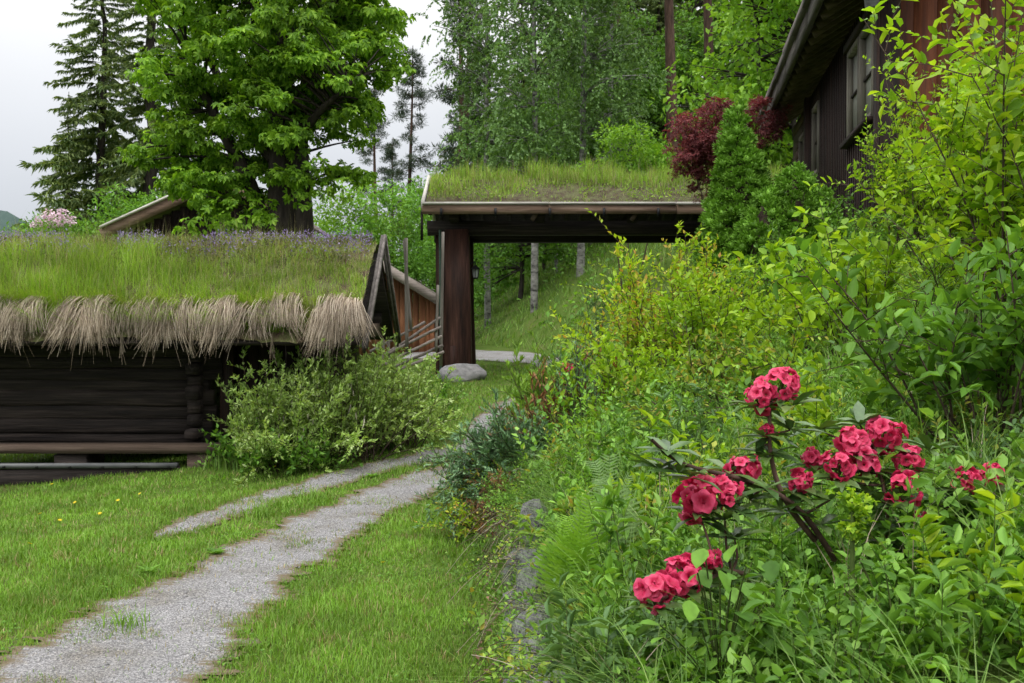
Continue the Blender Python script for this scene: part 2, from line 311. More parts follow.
M['dead_brown'] = leaf_mat('dead_brown', [(.12, .045, .02), (.2, .085, .035), (.3, .15, .07), (.1, .09, .03)], patch=3, var=.3, trans=.2, tint=(1.2, .8, .5))
M['rhodo_leaf'] = leaf_mat('rhododendron_leaf', [(.035, .075, .02), (.06, .12, .03), (.10, .16, .04)], patch=4, var=.25, trans=.15, rough=.32, spec=.5)
M['rhodo_flower'] = leaf_mat('rhododendron_petal', [(.42, .006, .05), (.58, .014, .085), (.68, .035, .13), (.74, .09, .2)], patch=14, var=.25, trans=.3, rough=.5, tint=(1.1, .8, .9))
def petal_mat():
    m, nt, o = new_mat('rhododendron_floret'); L = nt.links.new; t = node(nt, 'ShaderNodeTexCoord'); ln_ = node(nt, 'ShaderNodeVectorMath', operation='LENGTH'); L(t.outputs['Object'], ln_.inputs[0])
    nz = node(nt, 'ShaderNodeTexNoise', Scale=3.0, Detail=3.0); L(t.outputs['Object'], nz.inputs['Vector']); oi = node(nt, 'ShaderNodeObjectInfo')
    a = node(nt, 'ShaderNodeMath', operation='MULTIPLY_ADD'); L(nz.outputs[0], a.inputs[0]); a.inputs[1].default_value = .7; L(ln_.outputs['Value'], a.inputs[2]); b0 = node(nt, 'ShaderNodeMath', operation='MULTIPLY_ADD'); L(oi.outputs['Random'], b0.inputs[0]); b0.inputs[1].default_value = .35; L(a.outputs[0], b0.inputs[2]); b0_ = node(nt, 'ShaderNodeMath', operation='MULTIPLY'); L(b0.outputs[0], b0_.inputs[0]); b0_.inputs[1].default_value = .5
    c = ramp(nt, b0_.outputs[0], [(.16, .002, .02), (.45, .008, .055), (.62, .02, .10), (.72, .07, .18), (.8, .2, .32)], [.22, .40, .58, .75, .92]); b = node(nt, 'ShaderNodeBsdfPrincipled', Roughness=.55); L(c, b.inputs['Base Color'])
    tr = node(nt, 'ShaderNodeBsdfTranslucent'); L(c, tr.inputs[0]); s = node(nt, 'ShaderNodeMixShader'); s.inputs[0].default_value = .38; L(b.outputs[0], s.inputs[1]); L(tr.outputs[0], s.inputs[2]); L(s.outputs[0], o.inputs[0]); return m
M['floret'] = petal_mat()
M['pink'] = leaf_mat('pink_blossom', [(.6, .4, .5), (.72, .55, .62), (.8, .66, .7)], patch=3, var=.15, tint=(1, .95, 1))
M['yellow'] = leaf_mat('yellow_flower', [(.65, .5, .02), (.75, .62, .04)], patch=3, var=.1, tint=(1, 1, .6))
M['dead_leaf'] = leaf_mat('dead_leaf', [(.06, .03, .018), (.13, .07, .04), (.2, .12, .07)], patch=5, var=.3, trans=.1, tint=(1, .9, .7))
M['hill_wood'] = surf_mat('hill_wood', [(.02, .04, .035), (.035, .06, .05)], (.05, .05, .05), bump=0)
# ------------------------------------------------------------------ terrain
def sst(t): t = np.clip(t, 0, 1); return t * t * (3 - 2 * t)
def wall_x(y): return np.interp(y, [0, 3, 4, 6, 8, 13, 17, 20, 23, 30], [.14, .0, .0, .0, -.08, -.12, .45, 1.5, 2.6, 3.0])
def ground_z(x, y):
    x, y = np.asarray(x, float), np.asarray(y, float)
    z = np.interp(y, [-5, 0, 10, 22, 35, 60, 150, 400], [0, 0, 0, .44, .8, .9, .9, -4])
    z = z - .10 * np.clip(-3.4 - x, 0, 8) - .04 * np.clip(-12 - x, 0, 150)
    d = x - wall_x(y); wh = np.interp(y, [0, 14, 20], [.48, .42, .1])
    slope = np.interp(y, [0, 3, 6, 12], [.36, .37, .42, .46])
    bank = wh * sst((d - .06) / .22) + slope * np.clip(d - .1, 0, 4.6) * .985 + .12 * np.clip(d - 4.7, 0, 30)
    x0 = np.interp(y, [24, 30, 35, 50, 80], [3.0, .9, -.9, -4, -10]); e = np.clip(x - x0, 0, 400)
    hill = 26 * np.tanh(.62 * e / 26)
    w = sst((y - 22) / 6); w2 = sst((y - 160) / 200)
    z = z + (bank * (1 - w) + hill * w) * (1 - w2)
    bump = .012 * np.sin(2.3 * x + 1.1 * y) * np.sin(1.7 * y - .6 * x + 1) + .01 * np.sin(5.1 * x + 2) * np.sin(4.3 * y + x)
    return z + bump * (1 + 4 * sst((d - .2) / 2)) * (y < 100)
def on_ground(u, v):
    """where the ray through pixel (u, v) meets the ground"""
    lo, hi = 1.0, 120.0
    for _ in range(50):
        m = (lo + hi) / 2; p = at(u, v, m)
        if p[2] > ground_z(p[0], p[1]): lo = m
        else: hi = m
    return at(u, v, lo)
def spaced(parts):
    out = []
    for a, b, s in parts: out.append(np.arange(a, b - s * .01, s))
    return np.unique(np.round(np.concatenate(out + [[parts[-1][1]]]), 4))
xs = spaced([(-3000, -300, 300), (-300, -60, 20), (-60, -16, 3), (-16, -6, .4), (-6, -1, .16), (-1, 2.4, .08), (2.4, 8, .25), (8, 20, .6), (20, 60, 3), (60, 300, 20), (300, 3000, 300)])
ys = spaced([(-40, -4, 4), (-4, 1.5, .3), (1.5, 14, .15), (14, 26, .2), (26, 50, .6), (50, 120, 3), (120, 420, 15), (420, 4000, 250)])
X, Y = np.meshgrid(xs, ys); Z = ground_z(X, Y); nx = len(xs)
i = (np.arange(len(ys) - 1)[:, None] * nx + np.arange(nx - 1)[None]).ravel()
gm, nt, o = new_mat('ground_soil'); L = nt.links.new
t = node(nt, 'ShaderNodeTexCoord'); n1 = node(nt, 'ShaderNodeTexNoise', Scale=1.6, Detail=6.0, Roughness=.7); n2 = node(nt, 'ShaderNodeTexNoise', Scale=38.0, Detail=6.0, Roughness=.7)
L(t.outputs['Object'], n1.inputs['Vector']); L(t.outputs['Object'], n2.inputs['Vector'])
c1 = ramp(nt, n1.outputs[0], [(.05, .085, .014), (.075, .13, .02), (.11, .11, .045)], [.35, .5, .68])
c2 = ramp(nt, n2.outputs[0], [(.3, .28, .25), (.9, .9, .85), (1.5, 1.4, 1.2)], [.3, .5, .75])
mm = node(nt, 'ShaderNodeMix', data_type='RGBA', blend_type='MULTIPLY'); mm.inputs[0].default_value = 1; L(c1, mm.inputs[6]); L(c2, mm.inputs[7])
b = node(nt, 'ShaderNodeBsdfPrincipled', Roughness=.95); b.inputs['Specular IOR Level'].default_value = .1; L(mm.outputs[2], b.inputs['Base Color'])
bp = node(nt, 'ShaderNodeBump', Strength=.8, Distance=.02); L(n2.outputs[0], bp.inputs['Height']); L(bp.outputs[0], b.inputs['Normal']); L(b.outputs[0], o.inputs[0])
Geo().add(np.stack([X, Y, Z], -1), np.stack([i, i + 1, i + nx + 1, i + nx], 1)).build('ground', gm, smooth=True, kind='structure')
# far wooded ridge beyond the valley
hx = np.linspace(-1900, -300, 80); hh = 178 + 12 * np.sin(hx * .011) + 7 * np.sin(hx * .031 + 1) + 4 * np.sin(hx * .09); hh = hh * sst((-430 - hx) / 260) - 12
hv = np.concatenate([np.stack([hx, 1000 + 0 * hx, np.full(80, -12.)], 1), np.stack([hx, 1130 + 0 * hx, hh * .6], 1), np.stack([hx, 1240 + 0 * hx, hh], 1), np.stack([hx, 1600 + 0 * hx, np.full(80, -12.)], 1)])
i = (np.arange(3)[:, None] * 80 + np.arange(79)[None]).ravel()
Geo().add(hv, np.stack([i, i + 1, i + 81, i + 80], 1)).build('hill', M['hill_wood'], smooth=True, kind='structure', label='far wooded ridge beyond the storehouse')

# ------------------------------------------------------------------ the gravel path: two wheel tracks and a yard behind the gate
gv, nt, o = new_mat('gravel'); L = nt.links.new
t = node(nt, 'ShaderNodeTexCoord'); vo = node(nt, 'ShaderNodeTexVoronoi', Scale=150.0); n1 = node(nt, 'ShaderNodeTexNoise', Scale=2.2, Detail=5.0); n2 = node(nt, 'ShaderNodeTexNoise', Scale=160.0, Detail=3.0)
for q in (vo, n1, n2): L(t.outputs['Object'], q.inputs['Vector'])
c1 = ramp(nt, vo.outputs['Color'], [(.095, .094, .096), (.225, .222, .227), (.43, .42, .425)], [.1, .5, .9])
c2 = ramp(nt, n1.outputs[0], [(.72, .67, .58), (.92, .9, .86), (1.0, .99, .98), (1.1, 1.09, 1.09)], [.3, .42, .5, .75])
v2 = node(nt, 'ShaderNodeTexVoronoi', Scale=48.0); L(t.outputs['Object'], v2.inputs['Vector']); big = ramp(nt, v2.outputs['Distance'], [(1, 1, 1), (0, 0, 0)], [.22, .3]); sel_ = ramp(nt, v2.outputs['Color'], [(0, 0, 0), (1, 1, 1)], [.45, .5]); bm_ = node(nt, 'ShaderNodeMix', data_type='RGBA', blend_type='MULTIPLY'); bm_.inputs[0].default_value = 1; L(big, bm_.inputs[6]); L(sel_, bm_.inputs[7])
stc = ramp(nt, v2.outputs['Color'], [(.12, .115, .11), (.33, .32, .32), (.46, .44, .42)], [.3, .55, .8]); cc_ = node(nt, 'ShaderNodeMix', data_type='RGBA'); L(bm_.outputs[2], cc_.inputs[0]); L(c1, cc_.inputs[6]); L(stc, cc_.inputs[7]); c1 = cc_.outputs[2]
mm = node(nt, 'ShaderNodeMix', data_type='RGBA', blend_type='MULTIPLY'); mm.inputs[0].default_value = 1; L(c1, mm.inputs[6]); L(c2, mm.inputs[7])
b = node(nt, 'ShaderNodeBsdfPrincipled', Roughness=.9); b.inputs['Specular IOR Level'].default_value = .2; L(mm.outputs[2], b.inputs['Base Color'])
bp = node(nt, 'ShaderNodeBump', Strength=.9, Distance=.012); L(vo.outputs['Distance'], bp.inputs['Height']); L(bp.outputs[0], b.inputs['Normal'])
# earth shows through at the ragged margins, then the grass takes over
at_ = node(nt, 'ShaderNodeAttribute', attribute_name='margin'); n3 = node(nt, 'ShaderNodeTexNoise', Scale=6.0, Detail=7.0, Roughness=.7); L(t.outputs['Object'], n3.inputs['Vector'])
def mth(op, a, c):
    q = node(nt, 'ShaderNodeMath', operation=op)
    for i_, v_ in enumerate((a, c)):
        if isinstance(v_, float): q.inputs[i_].default_value = v_
        else: L(v_, q.inputs[i_])
    return q.outputs[0]
ms = mth('ADD', at_.outputs['Fac'], mth('MULTIPLY', mth('SUBTRACT', n3.outputs[0], .5), 1.5))
er = ramp(nt, ms, [(0, 0, 0), (1, 1, 1)], [.30, .62]); em = node(nt, 'ShaderNodeMix', data_type='RGBA'); L(er, em.inputs[0]); em.inputs[6].default_value = (.16, .125, .075, 1); L(mm.outputs[2], em.inputs[7]); L(em.outputs[2], b.inputs['Base Color'])
al = mth('GREATER_THAN', ms, .16); L(al, b.inputs['Alpha']); L(b.outputs[0], o.inputs[0])
def edge(pts): return np.array([on_ground(u, v)[:2] for u, v in pts])
LEFT = (edge([(150, 535), (185, 520), (250, 496), (300, 483), (365, 465), (410, 455), (462, 444)]), edge([(152, 540), (190, 533), (250, 513), (300, 496), (365, 478), (404, 467), (470, 455)]))
RIGHT = (edge([(-60, 720), (-15, 683), (30, 648), (85, 612), (150, 590), (210, 560), (250, 541), (288, 523), (338, 503), (385, 483), (435, 469), (462, 461)]), edge([(190, 720), (205, 683), (240, 640), (275, 600), (290, 580), (327, 560), (356, 536), (394, 512), (440, 490), (480, 472)]))
def stripe(A, B, n, m, jit):
    A, B = poly(A, n), poly(B, n); s = np.linspace(0, 1, n)
    wob = lambda k: jit * (np.sin(s * 41 + k) + .8 * np.sin(s * 97 + 2 * k) + .6 * np.sin(s * 211 + k)) * .5 + rng.normal(0, jit * .35, n)
    d = unit(B - A); A = A + d * wob(1)[:, None]; B = B + d * wob(3)[:, None]
    t = np.linspace(0, 1, m)[None, :, None]; P = A[:, None] * (1 - t) + B[:, None] * t
    return P
path_polys = []
far_path = (np.array([LEFT[0][-1], (-.55, 15.0), (.0, 17.5), (.6, 20), (.8, 22), (.5, 25.5), (-1.2, 26.6), (-3.0, 27.2)]), np.array([RIGHT[1][-1], (-.12, 14.5), (.6, 18.2), (1.8, 21.5), (2.0, 24), (1.6, 27), (.6, 30), (-3.0, 33)]))
margin = []; g = Geo()
for k, (AB, n, m, jit) in enumerate(((LEFT, 300, 15, .05), (RIGHT, 420, 25, .07), (far_path, 200, 25, .06))):
    A_, B_ = np.asarray(AB[0]), np.asarray(AB[1]); A_, B_ = poly(A_, 60), poly(B_, 60); ex = unit(B_ - A_) * (.09 if k < 2 else .1)
    P = stripe(A_ - ex, B_ + ex, n, m, jit); wd_ = np.linalg.norm(P[:, -1] - P[:, 0], axis=1)[:, None]; tq = np.linspace(0, 1, m)[None]; margin.append(np.clip(np.minimum(tq, 1 - tq) * wd_ / .34, 0, 1).ravel()); z = ground_z(P[..., 0], P[..., 1]) + .010 + .003 * k
    i = (np.arange(n - 1)[:, None] * m + np.arange(m - 1)[None]).ravel()
    g.add(np.concatenate([P, z[..., None]], -1), np.stack([i, i + m, i + m + 1, i + 1], 1)); path_polys.append(np.concatenate([P[:, 0] * .80 + P[:, -1] * .20, P[::-1, 0] * .20 + P[::-1, -1] * .80]) if k == 0 else np.concatenate([P[:, 0] * .9 + P[:, -1] * .1, P[::-1, 0] * .1 + P[::-1, -1] * .9]))
mg = g.build('path', gv, smooth=True, kind='structure', label='two gravel wheel tracks leading to the gate')
ma = mg.data.attributes.new('margin', 'FLOAT', 'POINT'); ma.data.foreach_set('value', np.concatenate(margin).astype(np.float32))
def inside(pts, pg):
    x, y = pts[:, 0], pts[:, 1]; c = np.zeros(len(pts), bool); a, b = pg, np.roll(pg, -1, 0)
    for k in range(len(pg)):
        yy = (a[k, 1] > y) != (b[k, 1] > y)
        if yy.any(): c ^= yy & (x < (b[k, 0] - a[k, 0]) * (y - a[k, 1]) / (b[k, 1] - a[k, 1] + 1e-12) + a[k, 0])
    return c
def on_path(p):
    c = np.zeros(len(p), bool)
    for pg in path_polys:
        lo, hi = pg.min(0), pg.max(0); m = (p > lo).all(1) & (p < hi).all(1)
        if m.any(): c[m] |= inside(p[m], pg[::3])
    return c
def pnoise(p, s, k=0):
    return (np.sin(p[:, 0] * s + 1.3 * np.sin(p[:, 1] * s * .7 + k)) * np.sin(p[:, 1] * s * 1.1 + 1.7 * np.sin(p[:, 0] * s * .6 + 2 * k)) + 1) / 2
# loose pebbles on the tracks
p = np.stack([R(-4, 0, 16000), R(3.8, 12, 16000)], 1); p = p[on_path(p)][:5600]
tv = np.array([[1, 0, 0], [0, 1, 0], [-1, 0, 0], [0, -1, 0], [0, 0, .7], [.2, .1, -.6]]); tt = np.array([[0, 1, 4], [1, 2, 4], [2, 3, 4], [3, 0, 4], [1, 0, 5], [2, 1, 5], [3, 2, 5], [0, 3, 5]])
V, T = put((tv, tt), np.c_[p, ground_z(p[:, 0], p[:, 1]) + .013], rdir(len(p)) * [1, 1, .3], np.tile([0, 0, 1.], (len(p), 1)), R(.0025, .008, len(p)) * np.where(R(0, 1, len(p)) < .05, 2.2, 1))
Geo().add(V, T).build('gravel', M['boulder'], kind='stuff', label='loose grey pebbles on the wheel tracks', category='gravel')

# ------------------------------------------------------------------ lawn
def lawn_points(n, y0, y1, xl=None):
    y = R(y0, y1, n); x = R(-1, 1, n); xa = -.56 * y - .6; xb = wall_x(y) + .1; x = xa + (xb - xa) * (x + 1) / 2
    return np.stack([x, y], 1)
g = Geo(); gd = Geo()
for n, y0, y1, h, w, seg in ((92000, 3.6, 6.5, .045, .0045, 2), (86000, 6.5, 10, .05, .006, 2), (90000, 10, 16, .055, .008, 1), (50000, 16, 27, .07, .014, 1)):
    p = lawn_points(n, y0, y1); op = on_path(p); pn = pnoise(p, 2.1); pf = pnoise(p, 9, 2); pq = on_path(p + rng.normal(0, .16, p.shape)); pi = on_path(p + rng.normal(0, .10, p.shape)) & on_path(p + rng.normal(0, .10, p.shape))
    middle = pq & ~op
    keep = np.where(op, (R(0, 1, len(p)) < np.where(pi, .025 + .5 * (pnoise(p, 3.1, 5) * .7 + pf * .3 > .66), .34 * (pf > .25))), np.where(middle, R(0, 1, len(p)) < .45, R(0, 1, len(p)) < .55 + .45 * pn))
    p, op, pn, pf, middle = p[keep], op[keep], pn[keep], pf[keep], middle[keep]; n = len(p)
    hh = h * R(.5, 1.3, n) * (.65 + .75 * pn) * np.where(middle | op, .8, 1); z = ground_z(p[:, 0], p[:, 1])
    dry = R(0, 1, n) < np.where(middle | op, .42, .07 + .30 * (pf > .86))
    for q, G in ((~dry, g), (dry, gd)):
        V, T = blades(np.c_[p[q], z[q]], hh[q], w * R(.7, 1.4, q.sum()), R(.1, .9, q.sum()), seg=seg); G.add(V, T)
g.build('lawn_grass', M['lawn'], kind='stuff', label='short green lawn grass beside the wheel tracks', category='grass')
gd.build('dry_grass', M['dry_lawn'], kind='stuff', label='pale dry grass blades along the gravel edges', category='grass')
# low weeds in the lawn: clover and plantain leaves
g = Geo(); p = lawn_points(20000, 3.6, 14); p = p[(pnoise(p, 2.7, 3) > .62) & ~on_path(p)]; n = len(p)
V, T = put(trefoil(.9), np.c_[p, ground_z(p[:, 0], p[:, 1]) + R(.012, .035, n)], np.c_[rdir(n)[:, :2], R(-.1, .3, n)], np.c_[rng.normal(0, .35, (n, 2)), np.ones(n)], R(.007, .013, n)); g.add(V, T)
g.build('clover', M['mid'], kind='stuff', label='low clover leaves growing in the lawn', category='ground cover')
# tufts: plantain rosettes and dandelions that stand out of the lawn
def rosette(n, L, w, up):
    a = np.arange(n) * 2.4 + R(0, 1); D = np.stack([np.cos(a), np.sin(a), R(up * .6, up * 1.3, n)], 1)
    return put(leaf_hi(w, .1, .35, .6), np.zeros((n, 3)), D, np.tile([0, 0, 1.], (n, 1)) - .3 * D, L * R(.7, 1.2, n))
ros = Geo().add(*rosette(22, .085, .3, 1.0)).mesh('leaf_rosette', M['mid'])
tuft = Geo().add(*blades(np.c_[rng.normal(0, .05, (70, 2)), np.zeros(70)], R(.05, .12, 70), .005, R(.3, 1.1, 70), seg=2)).mesh('tuft', M['lawn'])
spots = [(148, 574, 1, 'leafy dandelion rosette on the lawn left of the near gravel'), (258, 517, 0, 'low grass tuft at the left end of the strip between the tracks'), (278, 508, 0, 'dark grass tuft on the strip between the tracks, beside its left end'),
         (313, 500, 0, 'grass tuft halfway along the strip between the wheel tracks'), (372, 478, 1, 'weed tuft on the strip between the tracks in front of the willow'), (400, 474, 0, 'last grass tuft at the far end of the strip between the tracks'),
         (125, 628, 0, 'single grass tuft growing in the widest gravel'), (373, 531, 0, 'grass tuft where the right track meets the lawn'), (215, 555, 1, 'flat weed rosette at the inner edge of the right wheel track')]
for u, v, k, lab in spots:
    w = on_ground(u, v); r = thing('grass_tuft' if not k else 'weed_rosette', lab, 'grass tuft' if not k else 'weed', w, R(0, 6)); link('foliage', ros if k else tuft, r, scale=1.0 if k else R(1.0, 1.5))
flo = Geo()
a = np.arange(14) * .449; flo.add(*put(leaf_lo(.4), np.tile([0, 0, .0], (14, 1)), np.stack([np.cos(a), np.sin(a), .35 + 0 * a], 1), np.tile([0, 0, 1.], (14, 1)), .016))
flo = flo.mesh('flower_head', M['yellow']); stem = Geo().add(*tubes(np.array([[[0, 0, -.1], [0, 0, -.05], [0, 0, 0]]]), .0022, 3)).mesh('stem', M['twig_green'])
for k, (u, v) in enumerate([(140, 499), (60, 527), (100, 520), (75, 508), (285, 466), (296, 470), (30, 552), (52, 488), (383, 572), (40, 520), (118, 506), (275, 470)]):
    w = on_ground(u, v + 6); r = thing('dandelion', 'small yellow dandelion flower in the grass', 'flower', w + [0, 0, .1], 0, 'dandelions dotted over the lawn'); link('flower_head', flo, r, rot=(R(-.5, .5), R(-.5, .5), 0), scale=1.2); link('stem', stem, r)

# ------------------------------------------------------------------ retaining wall of rough stones
def rock(seed, n=2, flat=.12):
    import bmesh
    bm = bmesh.new(); bmesh.ops.create_icosphere(bm, subdivisions=n, radius=1); r = np.random.default_rng(seed)
    pl = unit(r.normal(size=(9, 3))); h = r.uniform(.55, .8, 9)
    for v in bm.verts:
        c = np.array(v.co)
        for a, b in zip(pl, h):
            e = c @ a - b
            if e > 0: c = c - a * e
        v.co = c * (1 + r.normal(0, .03))
    me = bpy.data.meshes.new('stone'); bm.to_mesh(me); bm.free(); return me
ROCKS = [rock(k) for k in range(6)]
for m in ROCKS: m.materials.append(M['stone'])
wallt = thing('retaining_wall', 'low dry wall of rough grey stones holding up the garden bank', 'wall', (float(wall_x(4.)), 4, 0))
y = 2.6
while y < 15:
    s = R(.24, .42); zz = -.05; x0 = float(wall_x(y)) + .05
    while zz < .33:
        hgt = R(.16, .34) * (.75 if y > 6 else 1)
        link('stone', ROCKS[rng.integers(6)], wallt, (x0 - wallt.location.x + R(-.02, .02) + zz * .30, y - 4 + R(-.04, .04), zz + hgt * .5), (R(-.15, .15), R(-.15, .15), R(-.2, .2) + (3.14 if R(0, 1) < .5 else 0)), (R(.09, .12), s * .60, hgt * .64)); zz += hgt * .92
    y += s
# ------------------------------------------------------------------ sod-roofed log storehouse on the left
XL, XG, YE, YR, YB = -8.2, -1.62, 10.8, 12.4, 14.0          # left end, gable, front eave, ridge, back eave
ZR, SL = 2.50, .66
def roof_z(y): return ZR - SL * np.abs(np.asarray(y) - YR)
sh = thing('log_storehouse', 'old dark log storehouse with a thick grass roof fringed with straw', 'storehouse', (-5, 12.4, 0)); SO = np.array([-5, 12.4, 0.])
def part(name, V, Fc, mat, parent=None, origin=SO, smooth=False):
    return Geo().add(np.asarray(V) - origin, Fc).build(name, mat, parent or sh, smooth)
def log(a, b, r, flat=.85, sides=10):
    P = poly([a, b], 7)[None]; P = P + np.concatenate([np.zeros((1, 7, 1)), rng.normal(0, .006, (1, 7, 2))], -1) if abs(a[0] - b[0]) > .5 else P
    V, Q = tubes(P, r * (1 + rng.normal(0, .03, (1, 7))), sides); n = len(V)
    V = np.concatenate([V, P[0, :1], P[0, -1:]]); i = np.arange(sides)
    c0 = np.stack([np.full(sides, n), (i + 1) % sides, i, i], 1)[:, :3]; c1 = np.stack([np.full(sides, n + 1), n - sides + i, n - sides + (i + 1) % sides], 1)
    return V, Q, np.concatenate([c0, c1])
def hewn(a, b, w, h, K=9):
    a, b = np.asarray(a, float), np.asarray(b, float); prof = np.array([(-1, -.62), (-.8, -1), (.8, -1), (1, -.62), (1, .62), (.8, 1), (-.8, 1), (-1, .62)]) * [w / 2, h / 2]; t = np.linspace(0, 1, K)[:, None]; C = a * (1 - t) + b * t
    d = unit(b - a); sd_ = unit(np.cross(d, [0, 0, 1.])); V = C[:, None] + sd_[None, None] * prof[None, :, :1] + np.array([0, 0, 1.]) * prof[None, :, 1:] + rng.normal(0, .005, (K, 8, 3)); i = (np.arange(K - 1)[:, None] * 8 + np.arange(8)[None]).ravel(); j = (np.arange(K - 1)[:, None] * 8 + (np.arange(8)[None] + 1) % 8).ravel()
    g = Geo(); g.add(V - SO, np.stack([i, j, j + 8, i + 8], 1)); g.f.append((np.array([list(range(7, -1, -1)), [8 * (K - 1) + q for q in range(8)]], np.int32), 0)); return g
def add_log(name, a, b, r, mat, parent, origin=SO):
    V, Q, T = log(a, b, r); g = Geo(); g.add(V - origin, Q); g.f.append((T.astype(np.int32), 0)); o = g.build(name, mat, parent, True); return o
yw = 11.55; z = .24; k = 0
while z < 1.72:                                                # front wall and side wall courses, alternating by half a log
    hh_ = R(.11, .17); z += hh_ / 2; dy = R(-.018, .018); hewn((XL, yw + dy, z), (-3.40 + R(-.09, .07), yw + dy, z), .16, hh_ + .012).build('log', M['log_dark'], sh)
    hewn((-3.62, yw - .24 + R(-.06, .06), z + hh_ * .5), (-3.62, 13.3, z + hh_ * .5), .15, hh_ * .93, 4).build('log', M['log_dark'], sh)
    z += hh_ / 2
add_log('log', (XL, 13.25, 1.2), (-3.5, 13.25, 1.2), .4, M['log_dark'], sh)      # back wall, seen only as darkness
part('floor', box(XL, -3.65, yw + .02, 13.3, .17, .21), BOXF, M['log_dark'])
part('bench_plank', beam((XL, 11.14, .215), (-3.16, 11.14, .225), .36, .085, wob=.004), BEAMF, M['bench_wood'])
for xx in (-7.0, -5.05): part('bench_support', box(xx, xx + .35, 11.0, 11.5, -.35, .165), BOXF, M['log_dark'])
part('bench_support', beam((-3.47, 11.2, -.3), (-3.45, 11.2, .17), .26, .4, (0, 1, 0), wob=.01), BEAMF, M['bench_wood'])
lb = part('base_plank', beam((XL, 10.92, -.16), (-3.66, 10.98, -.10), .07, .27, wob=.008), BEAMF, M['log_dark'])
part('base_plank', beam((XL, 10.94, -.42), (-3.7, 11.0, -.33), .07, .22, wob=.008), BEAMF, M['log_dark'])
fl = part('flashing', beam((XL, 10.935, .045), (-3.68, 10.99, .05), .12, .05, wob=.003), BEAMF, M['zinc'])
nailm = Geo().add(*tubes(np.array([[[0, -.02, 0], [0, -.008, 0], [0, .01, 0]]]), .012, 6)).mesh('nail', M['iron'])
for k in range(12): link('nail', nailm, fl, (XL + .5 + k * .36 + 5, 10.875 - 12.4, .045))
# planked porch part right of the logs
for k in range(8):
    xx = -3.28 + k * .155; part('wall_plank', box(xx, xx + .145, 11.75 + R(0, .02), 11.8, .0, 1.75), BOXF, M['upright_dark'])
for xx in (-3.3, -2.14): part('post', beam((xx, 11.6, -.1), (xx, 11.6, 1.8), .15, .15, (0, 1, 0), wob=.004), BEAMF, M['upright_dark'])
for yy in (11.75, 12.4, 13.1): part('gable_plank', box(-2.18, -2.1, yy, yy + .62, .9, float(roof_z(yy + .3)) - .16), BOXF, M['upright_dark'])
part('tie_beam', beam((-1.85, 11.0, 1.52), (-1.85, 13.8, 1.52), .15, .16, wob=.004), BEAMF, M['bench_wood'])
part('purlin', beam((XL, 11.35, 1.66), (-1.75, 11.35, 1.66), .16, .16), BEAMF, M['log_dark'])
part('purlin', beam((XL, YR, 2.3), (-1.75, YR, 2.3), .16, .16), BEAMF, M['log_dark'])
part('purlin', beam((XL, 13.45, 1.66), (-1.75, 13.45, 1.66), .16, .16), BEAMF, M['log_dark'])
for s in (-1, 1):                                             # roof boards under the sod
    ye = YE if s < 0 else YB; zz = float(roof_z(ye))
    part('roof_deck', beam((XL, (ye + YR) / 2, (zz + ZR) / 2 - .05), (XG - .03, (ye + YR) / 2, (zz + ZR) / 2 - .05), math.hypot(ye - YR, zz - ZR), .05, (0, s * SL, 1)), BEAMF, M['log_dark'])
# bargeboards at the gable: two boards each side, crossing at the top
e0 = at(363, 357, YE - .02); e1 = at(394, 358, YB)
for (yy, zz) in ((YE - .03, 1.24), (YB + .03, 1.22)):
    for off, hgt in ((0, .13), (.03, .07)):
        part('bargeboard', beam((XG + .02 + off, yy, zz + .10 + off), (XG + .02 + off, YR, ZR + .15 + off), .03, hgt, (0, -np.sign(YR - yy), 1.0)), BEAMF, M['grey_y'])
# sod: a lumpy thick blanket
nxs, nys = 90, 34; xx = np.linspace(XL, XG - .04, nxs); yy = np.linspace(YE - .04, YB + .04, nys); X, Y = np.meshgrid(xx, yy)
edge_f = sst((np.minimum(Y - YE, YB - Y) + .06) / .25)
Z = roof_z(Y) + .02 + .19 * edge_f + .035 * np.sin(3.1 * X + 2 * Y) * np.sin(4.7 * Y + X) + rng.normal(0, .012, X.shape) - .10 * np.exp(-((Y - YR) / .25) ** 2)
i = (np.arange(nys - 1)[:, None] * nxs + np.arange(nxs - 1)[None]).ravel()
part('roof_sod', np.stack([X, Y, Z], -1).reshape(-1, 3), np.stack([i, i + 1, i + nxs + 1, i + nxs], 1), M['soil_roof'], smooth=True)
def sod_top(x, y): return roof_z(y) + .02 + .19 * sst((np.minimum(y - YE, YB - y) + .06) / .25) - .10 * np.exp(-((y - YR) / .25) ** 2)
# roof grass: green tufts over the lower two thirds, pale grass and purple flowers near the ridge
g = Geo(); g2 = Geo(); g3 = Geo(); g4 = Geo()
nt_ = 1400; tx = R(XL, XG - .08, nt_); ty = YE + (YR - YE + .25) * R(0, 1, nt_); th = R(.6, 1.35, nt_); kind_ = pnoise(np.c_[tx, ty], 2.2, 5)
fy = (ty - YE) / (YR - YE); right = sst((tx + 3.2) / 1.2)
nb = 46
rep = np.repeat(np.arange(nt_), nb); P = np.c_[tx[rep] + rng.normal(0, .055, len(rep)), ty[rep] + rng.normal(0, .05, len(rep))]; P[:, 1] = np.clip(P[:, 1], YE + .02 + .03 * rng.random(len(rep)), YB - .1); P[:, 0] = np.minimum(P[:, 0], XG - .05)
P = np.c_[P, sod_top(P[:, 0], P[:, 1]) - .02]; ff = fy[rep]; up_zone = ff > .68 + .12 * np.sin(tx[rep] * 2.2)
h = .27 * th[rep] * R(.45, 1.2, len(rep)) * (1 - .4 * right[rep]) * (.65 + .7 * kind_[rep]) * np.where(up_zone, .62, 1)
pale = up_zone & (R(0, 1, len(rep)) < .62) | (R(0, 1, len(rep)) < .10 + .25 * right[rep])
